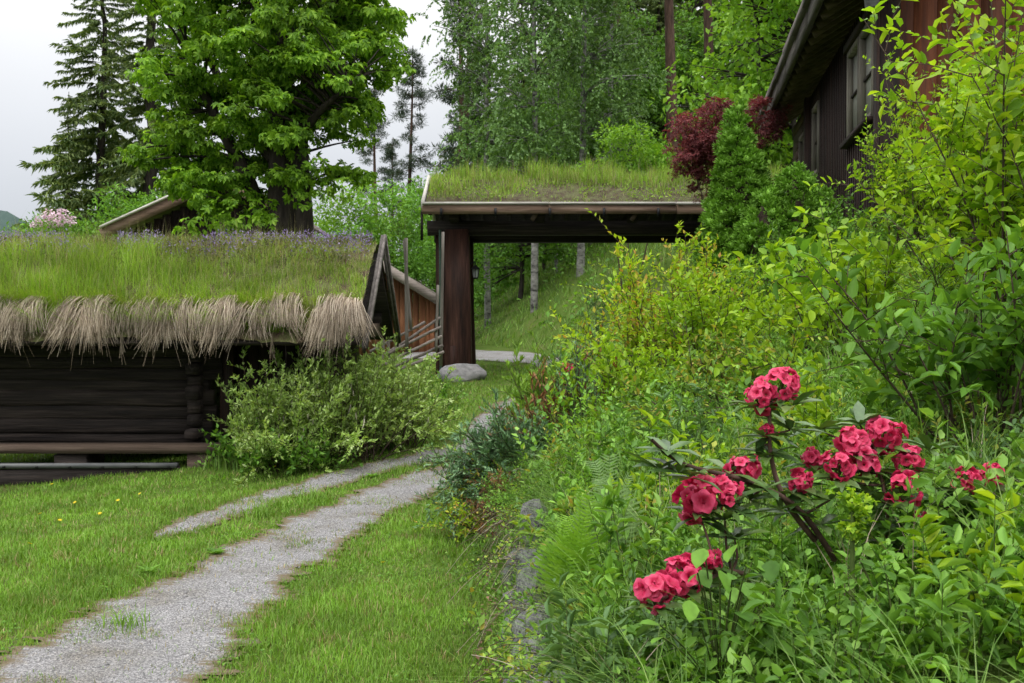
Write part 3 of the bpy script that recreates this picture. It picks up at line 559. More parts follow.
for m, G in ((~pale, g), (pale, g2)):
    near_e = P[m][:, 1] < YE + .30; azm = np.where(near_e, rng.normal(-1.57, .5, m.sum()), R(0, 6.28, m.sum())); bd = np.where(near_e, R(.7, 1.5, m.sum()), R(.1, 1.0, m.sum())); V, T = blades(P[m], h[m], R(.003, .0065, m.sum()), bd, az=azm, seg=2); G.add(V - SO, T)
m = rng.permutation(len(rep))[:2600]                          # seed stalks
V, T = blades(P[m], h[m] * 1.5 + .1, .003, R(.0, .5, len(m)), seg=2); g2.add(V - SO, T)
g.build('roof_grass', M['roof_grass'], sh, kind='stuff', label='bright green grass on the roof slope'); g2.build('pale_grass', M['roof_pale'], sh, kind='stuff', label='pale grass and seed heads near the ridge')
n = 5600; q = np.c_[R(XL, XG - .1, n), YR - .6 + .75 * R(0, 1, n) ** .6]; q = q[pnoise(q, 3.0, 1) > .25]; n = len(q); b0 = np.c_[q, sod_top(q[:, 0], q[:, 1])]
V, T = put(leaf_lo(.5), b0 + np.c_[np.zeros((n, 2)), R(.03, .16, n)], rdir(n) + [0, 0, .8], rdir(n), R(.02, .04, n)); g3.add(V - SO, T)
g3.build('purple_flowers', M['lavender'], sh, kind='stuff', label='small purple flowers along the ridge')
n = 9000; q = np.c_[R(XL, XG - .1, n), YR - .75 + .9 * R(0, 1, n) ** .7]; q = q[pnoise(q, 2.4, 4) > .3]; n = len(q)
V, T = put(leaf_lo(.35), np.c_[q, sod_top(q[:, 0], q[:, 1]) + R(0, .09, n)], rdir(n) + [0, 0, .6], rdir(n), R(.03, .07, n)); g4.add(V - SO, T)
g4.build('heather', M['heath'], sh, kind='stuff', label='brownish heather and stonecrop near the ridge')
# straw fringe: dead grass arching over the eave
nt_ = 95; cx = np.sort(R(XL, XG - .05, nt_)); cl = R(.4, 1.35, nt_) * (.75 + .5 * pnoise(np.c_[cx, cx * 0], 2.7, 2)); cs = rng.normal(0, .38, nt_); cw = R(.03, .085, nt_); cy0 = R(.0, .24, nt_)
n = 10500; ti = rng.integers(0, nt_, n); x = np.clip(cx[ti] + rng.normal(0, 1, n) * cw[ti], XL, XG - .04); K = 5
st = R(0, 1, n); y0 = YE + .0 + cy0[ti] + .20 * st ** 1.5; z0 = sod_top(x, np.maximum(y0, YE)) - .01; Lh = (.05 + .18 * R(0, 1, n) ** 1.3) * cl[ti] * np.where(R(0, 1, n) < .05, 1.7, 1)
t = np.linspace(0, 1, K)[None]; side = (cs[ti] + rng.normal(0, .16, n))[:, None]; outw = (y0 - YE + R(.02, .16, n))[:, None]
px_ = x[:, None] + side * (Lh + .1)[:, None] * t ** 1.1; py_ = y0[:, None] - outw * (1 - (1 - t) ** 1.9); pz_ = z0[:, None] + (.05 + .05 * st[:, None]) * np.sin(t * 3.14) * (1 - t) - (Lh + (y0 - YE) * .55)[:, None] * t ** 1.8
C = np.stack([px_, py_, pz_], -1); wd = (R(.002, .005, n)[:, None] * (1 - .75 * t))[..., None]; tw = np.stack([np.ones(n), R(-.6, .6, n), np.zeros(n)], 1)[:, None]
V = np.stack([C - tw * wd, C + tw * wd], 2).reshape(-1, 3); i = (np.arange(n)[:, None] * K + np.arange(K - 1)[None]).ravel() * 2
Geo().add(V - SO, np.stack([i, i + 1, i + 3, i + 2], 1)).build('straw_fringe', M['straw'], sh, kind='stuff', label='dead straw hanging over the eave')
for u, v, L_ in ((120, 350, .32), (145, 352, .2), (190, 352, .25), (272, 352, .3), (215, 350, .22)):   # loose wisps hanging lower
    p0 = at(u, 335, YE - .08); n = 9; P = shoots(np.tile(p0, (n, 1)) + rng.normal(0, .012, (n, 3)), np.tile([0, 0, -1.], (n, 1)), R(.5, 1, n) * L_, 6, 0, .12); V, Q = tubes(P - SO, .0022, 3)
    Geo().add(V, Q).build('straw_wisp', M['straw'], sh)

# ------------------------------------------------------------------ roofed gate over the path
GO = np.array([1.35, 22., 0.44]); gt = thing('roofed_gate', 'tall timber gate with a grassy sod roof on heavy dark posts', 'gate', GO)
def gpart(name, V, Fc, mat, parent=None, smooth=False): return part(name, V, Fc, mat, parent or gt, GO, smooth)
GX0, GX1, GE, GR, GB = -1.9, 6.2, 21.3, 23.0, 24.7
pz = float(ground_z(-1.2, 22)) - .1
def post(x, y, zb, zt, wb, wt, d):
    V = np.array([[x + sx * w / 2, y + sy * d / 2, z] for z, w in ((zb, wb), ((zb + zt) / 2, (wb + wt) / 2 * .97), (zt, wt)) for sx, sy in ((-1, -1), (1, -1), (1, 1), (-1, 1))]); V = V + rng.normal(0, .008, V.shape)
    Q = [[4 * k + a, 4 * k + (a + 1) % 4, 4 * k + 4 + (a + 1) % 4, 4 * k + 4 + a] for k in range(2) for a in range(4)] + [[8, 9, 10, 11]]
    return V, Q
for yy in (22.0, 24.0):
    gpart('post', *post(-1.20, yy, pz, 3.62, .66, .52, .5), M['post_brown']); gpart('side_post', *post(-1.60, yy + .06, pz, 3.6, .16, .15, .2), M['post_brown'])
    gpart('post', *post(5.6, yy, 1.6, 3.62, .66, .52, .5), M['post_brown'])
gpart('post_board', beam((-1.28, 21.72, pz), (-1.28, 21.72, pz + .75), .13, .04, (0, 1, 0)), BEAMF, M['post_brown'])
V, Q = tubes(np.array([poly([(-1.55, 21.72, pz), (-1.55, 21.72, 2.2), (-1.56, 21.72, 3.6)], 6)]), .028, 8); gpart('downpipe', V, Q, M['pipe_green'], smooth=True)
for yy in (22.0, 24.0): gpart('cross_beam', beam((-1.85, yy, 3.66), (6.1, yy, 3.66), .32, .3, wob=.006), BEAMF, M['log_dark'])
for xx in (-1.25, .6, 2.6, 4.6): gpart('tie_beam', beam((xx, 21.45, 3.86), (xx, 24.55, 3.86), .2, .18), BEAMF, M['log_dark'])
for xx in np.linspace(-1.75, 6.0, 24):
    for s in (-1, 1): gpart('rafter', beam((xx, 23.0, 4.66), (xx, 23.0 + s * 1.62, 3.93), .09, .1), BEAMF, M['log_dark'])
for s, ye in ((-1, GE), (1, GB)):
    gpart('roof_deck', beam((GX0 + .05, (ye + GR) / 2, 4.36), (GX1, (ye + GR) / 2, 4.36), 1.86, .05, (0, s * -.47 * -1, 1)), BEAMF, M['log_dark'])
    n = 3; L_ = (GX1 - GX0) / n
    for k in range(n):
        a = GX0 + k * L_; gpart('fascia_board', beam((a, ye - s * -.02, 4.00 + R(-.005, .005)), (a + L_ - .012, ye - s * -.02, 4.00), .05, .19, wob=.003), BEAMF, M['fascia'])
        gpart('top_lath', beam((a, ye + s * .01, 4.125), (a + L_ - .02, ye + s * .01, 4.125), .16, .05, wob=.002), BEAMF, M['pale_x'])
for xx in np.arange(-1.5, 6, 1.15):
    gpart('bracket', beam((xx, GE - .06, 3.84), (xx, GE - .06, 4.02), .05, .05, (0, 1, 0)), BEAMF, M['iron'])
for xx in (.42, 2.55): gpart('brace', beam((xx, GE + .1, 3.78), (xx + .12, GE + .1, 3.95), .09, .1, (0, 1, 0)), BEAMF, M['bench_wood'])
for s, ye in ((-1, GE), (1, GB)):
    gpart('bargeboard', beam((GX0, ye + s * .03, 4.04), (GX0, GR, 4.86), .06, .24, (0, s * .0, 1)), BEAMF, M['pale_x'])
V = beam((GX0 - .02, GE + .05, 3.35), (GX0 - .02, GE + .05, 3.98), .05, .07, (0, 1, 0)); gpart('hanging_lath', V, BEAMF, M['log_dark'])
nxs, nys = 110, 26; xx = np.linspace(GX0 + .06, GX1, nxs); yy = np.linspace(GE, GB, nys); X, Y = np.meshgrid(xx, yy)
def gsod(x, y): return 4.78 - .47 * np.abs(y - GR) * .98 + .03 + .13 * sst((np.minimum(y - GE, GB - y)) / .2) - .05 * np.exp(-((y - GR) / .2) ** 2)
Z = gsod(X, Y) + .04 * np.sin(2.7 * X + 3 * Y) * np.sin(3.9 * Y + X) + rng.normal(0, .018, X.shape); i = (np.arange(nys - 1)[:, None] * nxs + np.arange(nxs - 1)[None]).ravel()
gpart('roof_sod', np.stack([X, Y, Z], -1).reshape(-1, 3), np.stack([i, i + 1, i + nxs + 1, i + nxs], 1), M['soil_roof'], smooth=True)
g, g2 = Geo(), Geo()
n = 900; c = np.c_[R(GX0 + .1, GX1, n), R(GE + .05, GR + .3, n)]; ff = (c[:, 1] - GE) / (GR - GE); dens = pnoise(c, 2.6, 2)
nb = 30; rep = np.repeat(np.arange(n), nb); P = np.c_[c[rep] + rng.normal(0, .07, (len(rep), 2))]; P[:, 1] = np.clip(P[:, 1], GE + .05, GB); P[:, 0] = np.maximum(P[:, 0], GX0 + .08)
keep = R(0, 1, len(rep)) < np.where(ff[rep] > .55, .62, .07 + .45 * (dens[rep] > .66)); P, rp = P[keep], rep[keep]
h = R(.05, .2, len(P)) * (.35 + 1.3 * ff[rp] ** 1.5) * (.5 + .9 * dens[rp]) * 1.5; P = np.c_[P, gsod(P[:, 0], P[:, 1])]; pl = R(0, 1, len(P)) < .5 - .25 * ff[rp]
for m, G in ((~pl, g), (pl, g2)):
    V, T = blades(P[m], h[m], R(.008, .014, m.sum()), R(.0, .7, m.sum())); G.add(V - GO, T)
m = rng.permutation(len(P))[:420]; V, T = blades(P[m], R(.25, .6, len(m)) * (.4 + .8 * ff[rp][m]), .008, R(0, .35, len(m))); g2.add(V - GO, T)
n = 5000; q = np.c_[R(GX0 + .1, GX1, n), R(GE + .03, GR + .2, n)]; q = q[pnoise(q, 3.4, 6) > .5]; n = len(q)
V, T = put(leaf_lo(.6), np.c_[q, gsod(q[:, 0], q[:, 1]) + R(0, .07, n)], rdir(n) + [0, 0, .5], rdir(n), R(.03, .07, n)); g.add(V - GO, T)
g.build('roof_grass', M['roof_grass'], gt, kind='stuff', label='tufts of green grass on the gate roof'); g2.build('pale_grass', M['roof_pale'], gt, kind='stuff', label='dry stalks on the gate roof')
# lantern on its bracket, hanging from the post
LO = np.array([-.80, 21.95, 2.72])
ln = thing('hanging_lantern', 'small black iron lantern on a bracket at the dark gate post', 'lantern', LO)
def cyl(r0, r1, z0, z1, n=6):
    a = np.arange(n) * 2 * math.pi / n + .5; V = np.concatenate([np.stack([r * np.cos(a), r * np.sin(a), 0 * a + z], 1) for r, z in ((r0, z0), (r1, z1))] + [[[0, 0, z0], [0, 0, z1]]]); i = np.arange(n); j = (i + 1) % n
    return V, np.concatenate([np.stack([i, j, j + n, i + n], 1), np.stack([j, i, np.full(n, 2 * n), np.full(n, 2 * n)], 1), np.stack([i + n, j + n, np.full(n, 2 * n + 1), np.full(n, 2 * n + 1)], 1)])
def lpart(name, V, Q, mat, par=ln):
    me = Geo().add(V, np.asarray(Q)).mesh(name, mat); me.validate(); return link(name, me, par)
gm_, nt, o = new_mat('lantern_glass'); b = node(nt, 'ShaderNodeBsdfPrincipled', Roughness=.15); b.inputs['Base Color'].default_value = (.25, .27, .26, 1); nt.links.new(b.outputs[0], o.inputs[0])
def lantern_parts(r):
    lpart('glass', *cyl(.06, .085, -.14, .04), gm_, r); lpart('cap', *cyl(.13, .02, .04, .13), M['iron'], r); lpart('base', *cyl(.05, .075, -.17, -.14), M['iron'], r)
    for k in range(6):
        a = k * math.pi / 3 + .5; lpart('frame_bar', beam((.063 * math.cos(a), .063 * math.sin(a), -.14), (.088 * math.cos(a), .088 * math.sin(a), .04), .012, .012, (1, .2, .3)), BEAMF, M['iron'], r)
lantern_parts(ln)
V, Q = tubes(poly([(-.16, 0, .14), (-.05, 0, .2), (0, 0, .2), (0, 0, .13)], 8)[None], .012, 6); lpart('bracket', V, Q, M['iron'])
lpart('bracket_plate', box(-.2, -.15, -.03, .03, .02, .26), BOXF, M['iron'])
# boulder at the foot of the post
w = at(462, 384, 20.6); w[2] = ground_z(w[0], w[1])
bo = rock(33, 3); bo.materials.append(M['boulder']); bo.polygons.foreach_set('use_smooth', np.ones(len(bo.polygons), bool))
link('boulder', bo, None, (w[0], w[1] + .3, w[2] + .10), (0, 0, .4), (.55, .4, .32), label='pale grey boulder at the foot of the gate post', category='boulder')

# ------------------------------------------------------------------ roundpole fence between storehouse and gate
fo = np.array([-2.2, 18.6, float(ground_z(-2.2, 18.6))]); fe = thing('roundpole_fence', 'weathered pole fence with slanting rails and tall stakes before the gate', 'fence', fo)
def pole(name, a, b, r, par, origin, mat): V, Q, T = log(a, b, r, sides=7); g = Geo(); g.add(V - origin, Q); g.f.append((T.astype(np.int32), 0)); return g.build(name, mat, par, True)
for (u0, v0, u1, v1, yy, r) in ((407, 352, 406, 238, 18.6, .035), (411, 330, 404, 240, 18.75, .028), (441, 366, 443, 232, 19.2, .03), (436, 352, 438, 285, 18.9, .026), (383, 362, 384, 318, 18.4, .028), (389, 362, 388, 312, 18.6, .026)):
    pole('stake', at(u0, v0, yy), at(u1, v1, yy), r, fe, fo, M['grey_z'])
for k, (u0, v0, u1, v1) in enumerate(((372, 362, 441, 327), (376, 368, 442, 336), (380, 358, 440, 318), (384, 372, 443, 345), (392, 372, 444, 352), (370, 352, 425, 322))):
    pole('rail', at(u0, v0, 18.45 + .08 * k), at(u1, v1, 18.9 + .05 * k), .028, fe, fo, M['grey_x'])

# ------------------------------------------------------------------ brown cabin behind the fence
CO = np.array([-3.4, 30., .5]); cb = thing('brown_cabin', 'brown plank cabin with grey roof edge behind the pole fence', 'cabin', CO)
def cpart(name, V, Fc, mat, parent=None): return part(name, V, Fc, mat, parent or cb, CO)
ap = at(352, 246, 30); ev = at(441, 301, 30); sl = (ev[2] - ap[2]) / (ev[0] - ap[0])
x0, x1 = -7.2, at(431, 300, 30)[0]
xx = x1
while xx > x0:
    top = ap[2] + sl * abs(xx - .1 - ap[0]) - .12; cpart('wall_plank', box(xx - .185, xx, 30.3, 30.34 + R(0, .02), .3, top), BOXF, M['cabin_brown']); xx -= .195
cpart('corner_post', box(x1 - .05, x1 + .14, 30.24, 30.44, .3, ev[2] + .1), BOXF, M['cabin_brown'])
cpart('side_wall', box(x1 - .02, x1 + .06, 30.44, 36, .3, ev[2] + .2), BOXF, M['cabin_brown'])
el_ = np.array([2 * ap[0] - ev[0], 30, ev[2]])
for e in (ev, el_):
    for k in range(12):
        yy = 29.9 + k * .52; cpart('roof_board', beam((ap[0], yy, ap[2] + .06), (e[0] + .05 * np.sign(e[0] - ap[0]), yy, e[2] + .06), .51, .07, (0, 0, 1)), BEAMF, M['grey_x'])
    cpart('bargeboard', beam((ap[0], 29.62, ap[2] - .04), (e[0], 29.62, e[2] - .04), .04, .24, (0, 0, 1)), BEAMF, M['grey_x'])
V, Q = tubes(poly([ev + [.02, .1, -.02], ev + [-.03, .1, -.2], (x1 + .15, 30.15, ev[2] - .45), (x1 + .15, 30.15, ev[2] - .8), (x1 + .15, 30.15, .4)], 16)[None], .06, 7); cpart('downpipe', V, Q, M['iron'])
# cabin whose gable shows over the storehouse ridge
BO = np.array([-6.4, 22., -.4]); bc = thing('far_cabin', 'grey-boarded gable of a cabin above the storehouse ridge', 'cabin', BO)
ap = at(226, 178, 22); ev = at(104, 233, 22); sl = (ap[2] - ev[2]) / (ap[0] - ev[0]); xx = ev[0] + .35
while xx < ap[0] + 1.0:
    top = ap[2] - sl * abs(xx + .1 - ap[0]) - .12; part('wall_plank', box(xx, xx + .19, 22.4, 22.44 + R(0, .02), -.4, top), BOXF, M['upright_dark'], bc, BO); xx += .2
for e in (ev, at(292, 222, 22)):
    for k in range(10):
        yy = 22.1 + k * .52; part('roof_board', beam((ap[0], yy, ap[2] + .05), (e[0], yy, e[2] + .05), .5, .06), BEAMF, M['grey_x'], bc, BO)
    part('bargeboard', beam((ap[0], 21.84, ap[2] - .04), (e[0], 21.84, e[2] - .04), .04, .22), BEAMF, M['fascia'], bc, BO); part('verge_lath', beam((ap[0], 21.82, ap[2] + .11), (e[0], 21.82, e[2] + .11), .12, .05), BEAMF, M['pale_x'], bc, BO)

# ------------------------------------------------------------------ dark timber house up on the bank, right
HO = Vector((4.44, 12.0, 0)); ho = thing('timber_house', 'dark timber house with red-brown boards high on the garden bank', 'house', HO, -math.atan(.167))
def hpart(name, V, Fc, mat, parent=None, smooth=False): return Geo().add(V, Fc).build(name, mat, parent or ho, smooth)
ZT = 5.72; ZB = 1.9; LEN = 9.3
wins = [(.38, 1.22, 4.2, 5.36), (1.36, 2.2, 4.2, 5.36), (5.3, 6.0, 4.22, 5.36), (7.3, 8.0, 4.2, 5.2)]
yy = 0.06; k = 0
while yy < 6.4:                                               # long side: upright boards with cover battens
    y1 = yy + .175
    spans = [(ZB, ZT)]
    for a, b_, c, d in wins:
        if y1 > a - .03 and yy < b_ + .03: spans = [(ZB, c - .02), (d + .02, ZT)]
    for c, d in spans:
        hpart('wall_board', box(-.03 + R(-.006, .006), .03, yy, y1 - .006, c, d), BOXF, M['upright_dark'] if R(0, 1) < .7 else M['post_brown'])
        hpart('batten', box(-.058, -.034, y1 - .035, y1 + .03, c, d), BOXF, M['upright_dark'])
    yy = y1
hpart('corner_post', box(-.14, .12, 6.42, 6.7, ZB, ZT), BOXF, M['upright_dark'])
z = ZB; 
while z < ZT - .1:                                            # far part: level logs
    for a, b_ in ((6.7, 7.28), (8.02, LEN)) if 4.1 < z < 5.15 else ((6.7, LEN),): hpart('wall_log', box(-.05 + R(-.012, .012), .1, a, b_, z, z + .19), BOXF, M['post_brown'])
    z += .2
glassm, nt, o = new_mat('window_glass'); b = node(nt, 'ShaderNodeBsdfPrincipled', Roughness=.06); b.inputs['Base Color'].default_value = (.62, .62, .58, 1); b.inputs['Specular IOR Level'].default_value = .8; nt.links.new(b.outputs[0], o.inputs[0])
for (a, b_, c, d) in wins:
    w = hpart('window', box(.0, .02, a, b_, c, d), BOXF, glassm)
    for q in (box(-.075, .01, a - .05, a + .03, c - .05, d + .05), box(-.075, .01, b_ - .03, b_ + .05, c - .05, d + .05), box(-.078, .008, a + .03, b_ - .03, d - .03, d + .05), box(-.078, .008, a + .03, b_ - .03, c - .05, c + .03)): hpart('frame', q, BOXF, M['grey_z'], w)
    hpart('glazing_bar', box(-.03, .0, a + .03, b_ - .03, (c + d) / 2 - .015, (c + d) / 2 + .015), BOXF, M['upright_dark'], w)
hpart('window_sill', box(-.16, .0, .25, 2.3, 4.08, 4.14), BOXF, M['upright_dark'])
hpart('window_head', box(-.12, .0, .25, 2.3, 5.42, 5.52), BOXF, M['upright_dark'])
xx = .0; k = 0
while xx < 6:                                                 # gable end: broad red-brown boards
    wdt = R(.24, .34); hpart('gable_board', box(xx + .004, xx + wdt, -.03 + R(-.012, .012), .03, ZB, ZT + .6 + .65 * min(xx, 6 - xx)), BOXF, M['upright_red']); xx += wdt
hpart('corner_board', box(-.07, .16, -.1, -.034, ZB, ZT), BOXF, M['upright_dark']); hpart('corner_board', box(-.1, -.06, -.1, .12, ZB, ZT), BOXF, M['upright_dark'])
hpart('far_wall', box(.1, 6, LEN - .1, LEN, ZB, ZT), BOXF, M['post_brown'])
EX, EZ, SLH = -.62, 5.66, .62                                   # eave
for s in range(26):
    y0 = -.85 + s * .42; hpart('rafter', beam((EX + .06, y0, EZ + .02), (3.0, y0, EZ + .02 + SLH * (3.0 - EX - .06)), .1, .13), BEAMF, M['bench_wood'])
k = 0; xx = EX
while xx < 3.1:                                               # roof boards above the rafters, seen from below
    hpart('roof_board', beam((xx + .09, -1.0, EZ + .13 + SLH * (xx + .09 - EX)), (xx + .09, LEN + .6, EZ + .13 + SLH * (xx + .09 - EX)), .2, .03, (-SLH, 0, 1)), BEAMF, M['upright_dark']); xx += .182
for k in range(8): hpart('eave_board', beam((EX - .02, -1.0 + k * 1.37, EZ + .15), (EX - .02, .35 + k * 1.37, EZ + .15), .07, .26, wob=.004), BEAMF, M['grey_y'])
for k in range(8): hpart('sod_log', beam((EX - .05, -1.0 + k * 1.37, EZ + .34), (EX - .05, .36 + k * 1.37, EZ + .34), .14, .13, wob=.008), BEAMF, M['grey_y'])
nxs, nys = 20, 90; X, Y = np.meshgrid(np.linspace(EX + .02, 3.1, nxs), np.linspace(-1, LEN + .6, nys)); Z = EZ + .34 + SLH * (X - EX) + .05 * np.sin(4 * X + 3 * Y) + rng.normal(0, .02, X.shape)
i = (np.arange(nys - 1)[:, None] * nxs + np.arange(nxs - 1)[None]).ravel(); hpart('roof_sod', np.stack([X, Y, Z], -1).reshape(-1, 3), np.stack([i, i + 1, i + nxs + 1, i + nxs], 1), M['soil_roof'], smooth=True)
n = 7000; P = np.c_[EX + .02 + .7 * R(0, 1, n) ** 1.5, R(-1, LEN + .6, n)]; P = np.c_[P, EZ + .36 + SLH * (P[:, 0] - EX)]; V, T = blades(P, R(.06, .22, n), .008, R(.2, 1, n)); Geo().add(V, T).build('roof_grass', M['roof_pale'], ho, kind='stuff')
lw = at(872, 0, 11.6); l2 = thing('wall_lantern', 'grey lantern under the eave at the corner of the timber house', 'lantern', lw)
lpart('lamp_glass', *cyl(.075, .1, -.10, .1), M['zinc'], l2); lpart('base', *cyl(.06, .085, -.13, -.10), M['iron'], l2); lpart('cap', *cyl(.15, .03, .1, .2), M['iron'], l2)
V, Q = tubes(poly([(0, 0, .2), (0, .02, .3), (.12, .2, .34), (.2, .45, .34)], 8)[None], .015, 6); lpart('arm', V, Q, M['iron'], l2)
# ------------------------------------------------------------------ trees
def clump_leaves(C, rad, n, tmpl, size, out=.6, droop=.25, flat=.75, nj=.55, shell=2.4):
    """n leaves around each clump centre C"""
    k = len(C); rep = np.repeat(np.arange(k), n); d = rdir(len(rep)); r = (R(0, 1, len(rep)) ** (1 / shell)) * np.asarray(rad)[rep] if np.ndim(rad) else (R(0, 1, len(rep)) ** (1 / shell)) * rad
    P = C[rep] + d * r[:, None] * [1, 1, flat]; D = unit(d * out + rdir(len(rep)) * .7 + [0, 0, -droop]); N = unit(d * .5 + [0, 0, 1.] + rng.normal(0, nj, (len(rep), 3)))
    return put(tmpl, P, D, N, size * R(.65, 1.25, len(rep)))
def limb_tree(limbs, C, r_twig=.012, K=6):
    """trunk and limbs (points, r0, r1) plus a curved twig from the nearest limb point to each clump centre"""
    V0, F0 = Geo(), None; g = Geo(); pts = []; rad = []
    for p, r0, r1 in limbs:
        P = poly(p, 16); rr = np.linspace(r0, r1, 16) * (1 + rng.normal(0, .04, 16)); g.add(*tubes(P[None], rr[None], 9)); pts.append(P[3:]); rad.append(rr[3:])
    pts = np.concatenate(pts); rad = np.concatenate(rad); dist = np.linalg.norm(C[:, None] - pts[None], axis=2) + np.maximum(0, pts[None, :, 2] - C[:, None, 2]) * 1.2; j = dist.argmin(1)
    A = pts[j]; t = np.linspace(0, 1, K)[None, :, None]; mid = (A + C) / 2 + np.c_[np.zeros((len(C), 2)), .12 * np.linalg.norm(C - A, axis=1)] + rng.normal(0, .06, C.shape) * np.linalg.norm(C - A, axis=1)[:, None]
    P = A[:, None] * (1 - t) ** 2 + 2 * mid[:, None] * t * (1 - t) + C[:, None] * t ** 2
    L_ = np.linalg.norm(C - A, axis=1); r0 = np.minimum(rad[j] * .6, r_twig + .014 * L_); g.add(*tubes(P, r0[:, None] * (1 - .75 * np.linspace(0, 1, K))[None], 4))
    return g, P
def fill(n, blobs, z_min=None):
    """n points spread over a set of ellipsoid lobes (centre, radii), nearer the outside"""
    w = np.array([np.prod(r) for c, r in blobs]) ** .7; k = rng.choice(len(blobs), n, p=w / w.sum()); C = np.array([c for c, r in blobs], float)[k]; Rr = np.array([r for c, r in blobs], float)[k]
    P = C + rdir(n) * (R(.12, 1, n) ** (1 / 2.2))[:, None] * Rr
    return P if z_min is None else P[P[:, 2] > z_min]
# the big broad-leaved tree behind the storehouse
T0 = np.array([-3.86, 17., -.5]); q = lambda u, v, y=17.: at(u, v, y) - T0
tr = thing('chestnut_tree', 'big leafy tree with hanging hand-shaped leaves behind the storehouse', 'tree', T0)
limbs = [([(-.1, 0, -.2), q(282, 260), q(283, 190), q(280, 120), q(284, 60), q(283, -20), q(276, -150)], .38, .06), ([(.35, .1, -.2), q(304, 240), q(303, 190), q(297, 140), q(300, 85), q(325, 35), q(350, -40)], .27, .05),
         ([(-.35, 0, -.2), q(268, 245), q(258, 200), q(235, 150), q(212, 115), q(190, 60)], .26, .06), ([q(281, 70), q(262, 20, 16.8), q(240, -30, 16.6)], .13, .05), ([q(290, 150), q(320, 110, 16.4), q(350, 85, 16)], .11, .03),
         ([q(275, 160), q(240, 120, 18), q(200, 40, 18.5), q(185, -20, 18.6)], .13, .04), ([q(285, 40), q(330, -10, 18), q(370, -60, 18.4)], .12, .04), ([q(283, 120), q(300, 90, 18.4), q(330, 60, 19)], .12, .04)]
lobes = [(q(215, 130), (1.2, 1.4, .95)), (q(170, 85), (.8, 1.2, .85)), (q(175, 150), (.7, 1.0, .6)), (q(200, 30), (1.1, 1.5, 1.2)), (q(285, 50), (1.5, 1.8, 1.3)), (q(350, 55), (.9, 1.3, 1.0)), (q(345, 115), (.7, 1.0, .5)), (q(370, 15), (.6, 1.0, .7)), (q(290, -60), (2.0, 2.0, 1.6)), (q(215, -60), (1.4, 1.6, 1.4)), (q(355, -60), (1.1, 1.4, 1.2)), (q(300, -140), (1.4, 1.4, 1.0)), (q(225, 190), (1.0, 1.0, .5)), (q(325, 180), (.7, .7, .35)), (q(205, 195), (.8, .8, .4)), (q(265, 120), (.8, 1.2, .8)), (q(285, 90, 15.9), (.9, .5, .7)), (q(295, 150, 16.0), (.6, .5, .5)), (q(270, 30, 15.8), (.9, .5, .6)), (q(330, 60, 15.9), (.6, .5, .5)), (q(255, 150), (.8, 1.0, .7))]
C = fill(560, lobes); g, tw = limb_tree(limbs, C); g.build('trunk', M['bark'], tr, True)
g = Geo(); V, T = clump_leaves(C, R(.20, .38, len(C)), 30, palmate(5, .42), .125, out=.5, droop=.75, flat=.42, nj=.4); g.add(V, T)
pp = [(255, 205), (300, 200), (240, 225), (310, 140), (225, 215), (330, 190), (285, 150), (208, 218), (195, 225), (262, 222)]
C2 = np.array([q(u + R(-8, 8), v + R(-8, 8), 16.5 + R(-.4, .4)) for u, v in pp]); V, T = clump_leaves(C2, .3, 22, palmate(5, .42), .13, droop=.8); g.add(V, T); g.build('crown', M['chestnut'], tr)

def spruce(name, label, h, w, n_wh, loc, seed_group=None, mat='spruce', bark='bark', bare=.06, sag=.5, dens=1.0):
    r = thing(name, label, 'tree', loc, R(0, 6), seed_group); g = Geo()
    P = np.stack([R(-.01, .01, 12) * h, R(-.01, .01, 12) * h, np.linspace(0, h, 12)], 1); P[0, :2] = 0; g.add(*tubes(P[None], np.linspace(.012 * h + .06, .02, 12)[None], 8))
    z = bare * h + (1 - bare) * h * (np.arange(n_wh) / n_wh) ** .92; per = 6; zz = np.repeat(z, per) + R(-.12, .12, n_wh * per) * h / n_wh * 3; n = len(zz)
    f = np.clip(1 - zz / h, .0, 1); L_ = w * (f ** .75) * R(.6, 1.12, n) * np.minimum(1, .45 + f * 0 + (zz / h) / max(bare, .02) * .5); az = R(0, 6.283, n)
    D = np.stack([np.cos(az), np.sin(az), R(-.1, .25, n)], 1); B = shoots(np.stack([0 * zz, 0 * zz, zz], 1), D, L_, 7, sag * R(.5, 1.2, n), .05); B[:, 4:, 2] += (np.linspace(0, 1, 3) ** 2)[None] * (.12 * L_)[:, None]
    g.add(*tubes(B, (.006 + .014 * L_ / w)[:, None] * (1 - .8 * np.linspace(0, 1, 7))[None], 4)); g.build('trunk', M[bark], r, True)
    g = Geo(); k = int(78 * dens); pt, tg = along(B, k, .12); m = len(pt); side = unit(np.cross(tg, [0, 0, 1.])) * rng.choice([-1, 1], m)[:, None]
    Ln = np.repeat(L_, k) * R(.06, .16, m) + .06; Dn = unit(side * R(.4, 1, m)[:, None] + tg * .6 + [0, 0, -.35] + rng.normal(0, .25, (m, 3)))
    g.add(*put(leaf_lo(.2, .05, .25), pt, Dn, unit(np.array([0, 0, 1.]) + rng.normal(0, .5, (m, 3))), Ln))
    m2 = m // 2; g.add(*put(leaf_lo(.3, .05, .15), pt[:m2], unit(tg[:m2] + rng.normal(0, .4, (m2, 3))), unit(np.array([0, 0, 1.]) + rng.normal(0, .6, (m2, 3))), Ln[:m2] * .7))
    g.build('crown', M[mat], r); return r
def base(u, y, dz=-.1): x = (u - 512) / F * y; return np.array([x, y, float(ground_z(x, y)) + dz])
sp = spruce('spruce_tree', 'tall spruce with bare lower trunk between the big tree and the second spruce', 26, 3.0, 46, base(152, 42), bare=.12, dens=1.3)
sp2 = spruce('spruce_tree', 'broad spruce at the left, its outline against the sky', 20.5, 4.3, 50, base(104, 44), bare=.04, dens=1.4)
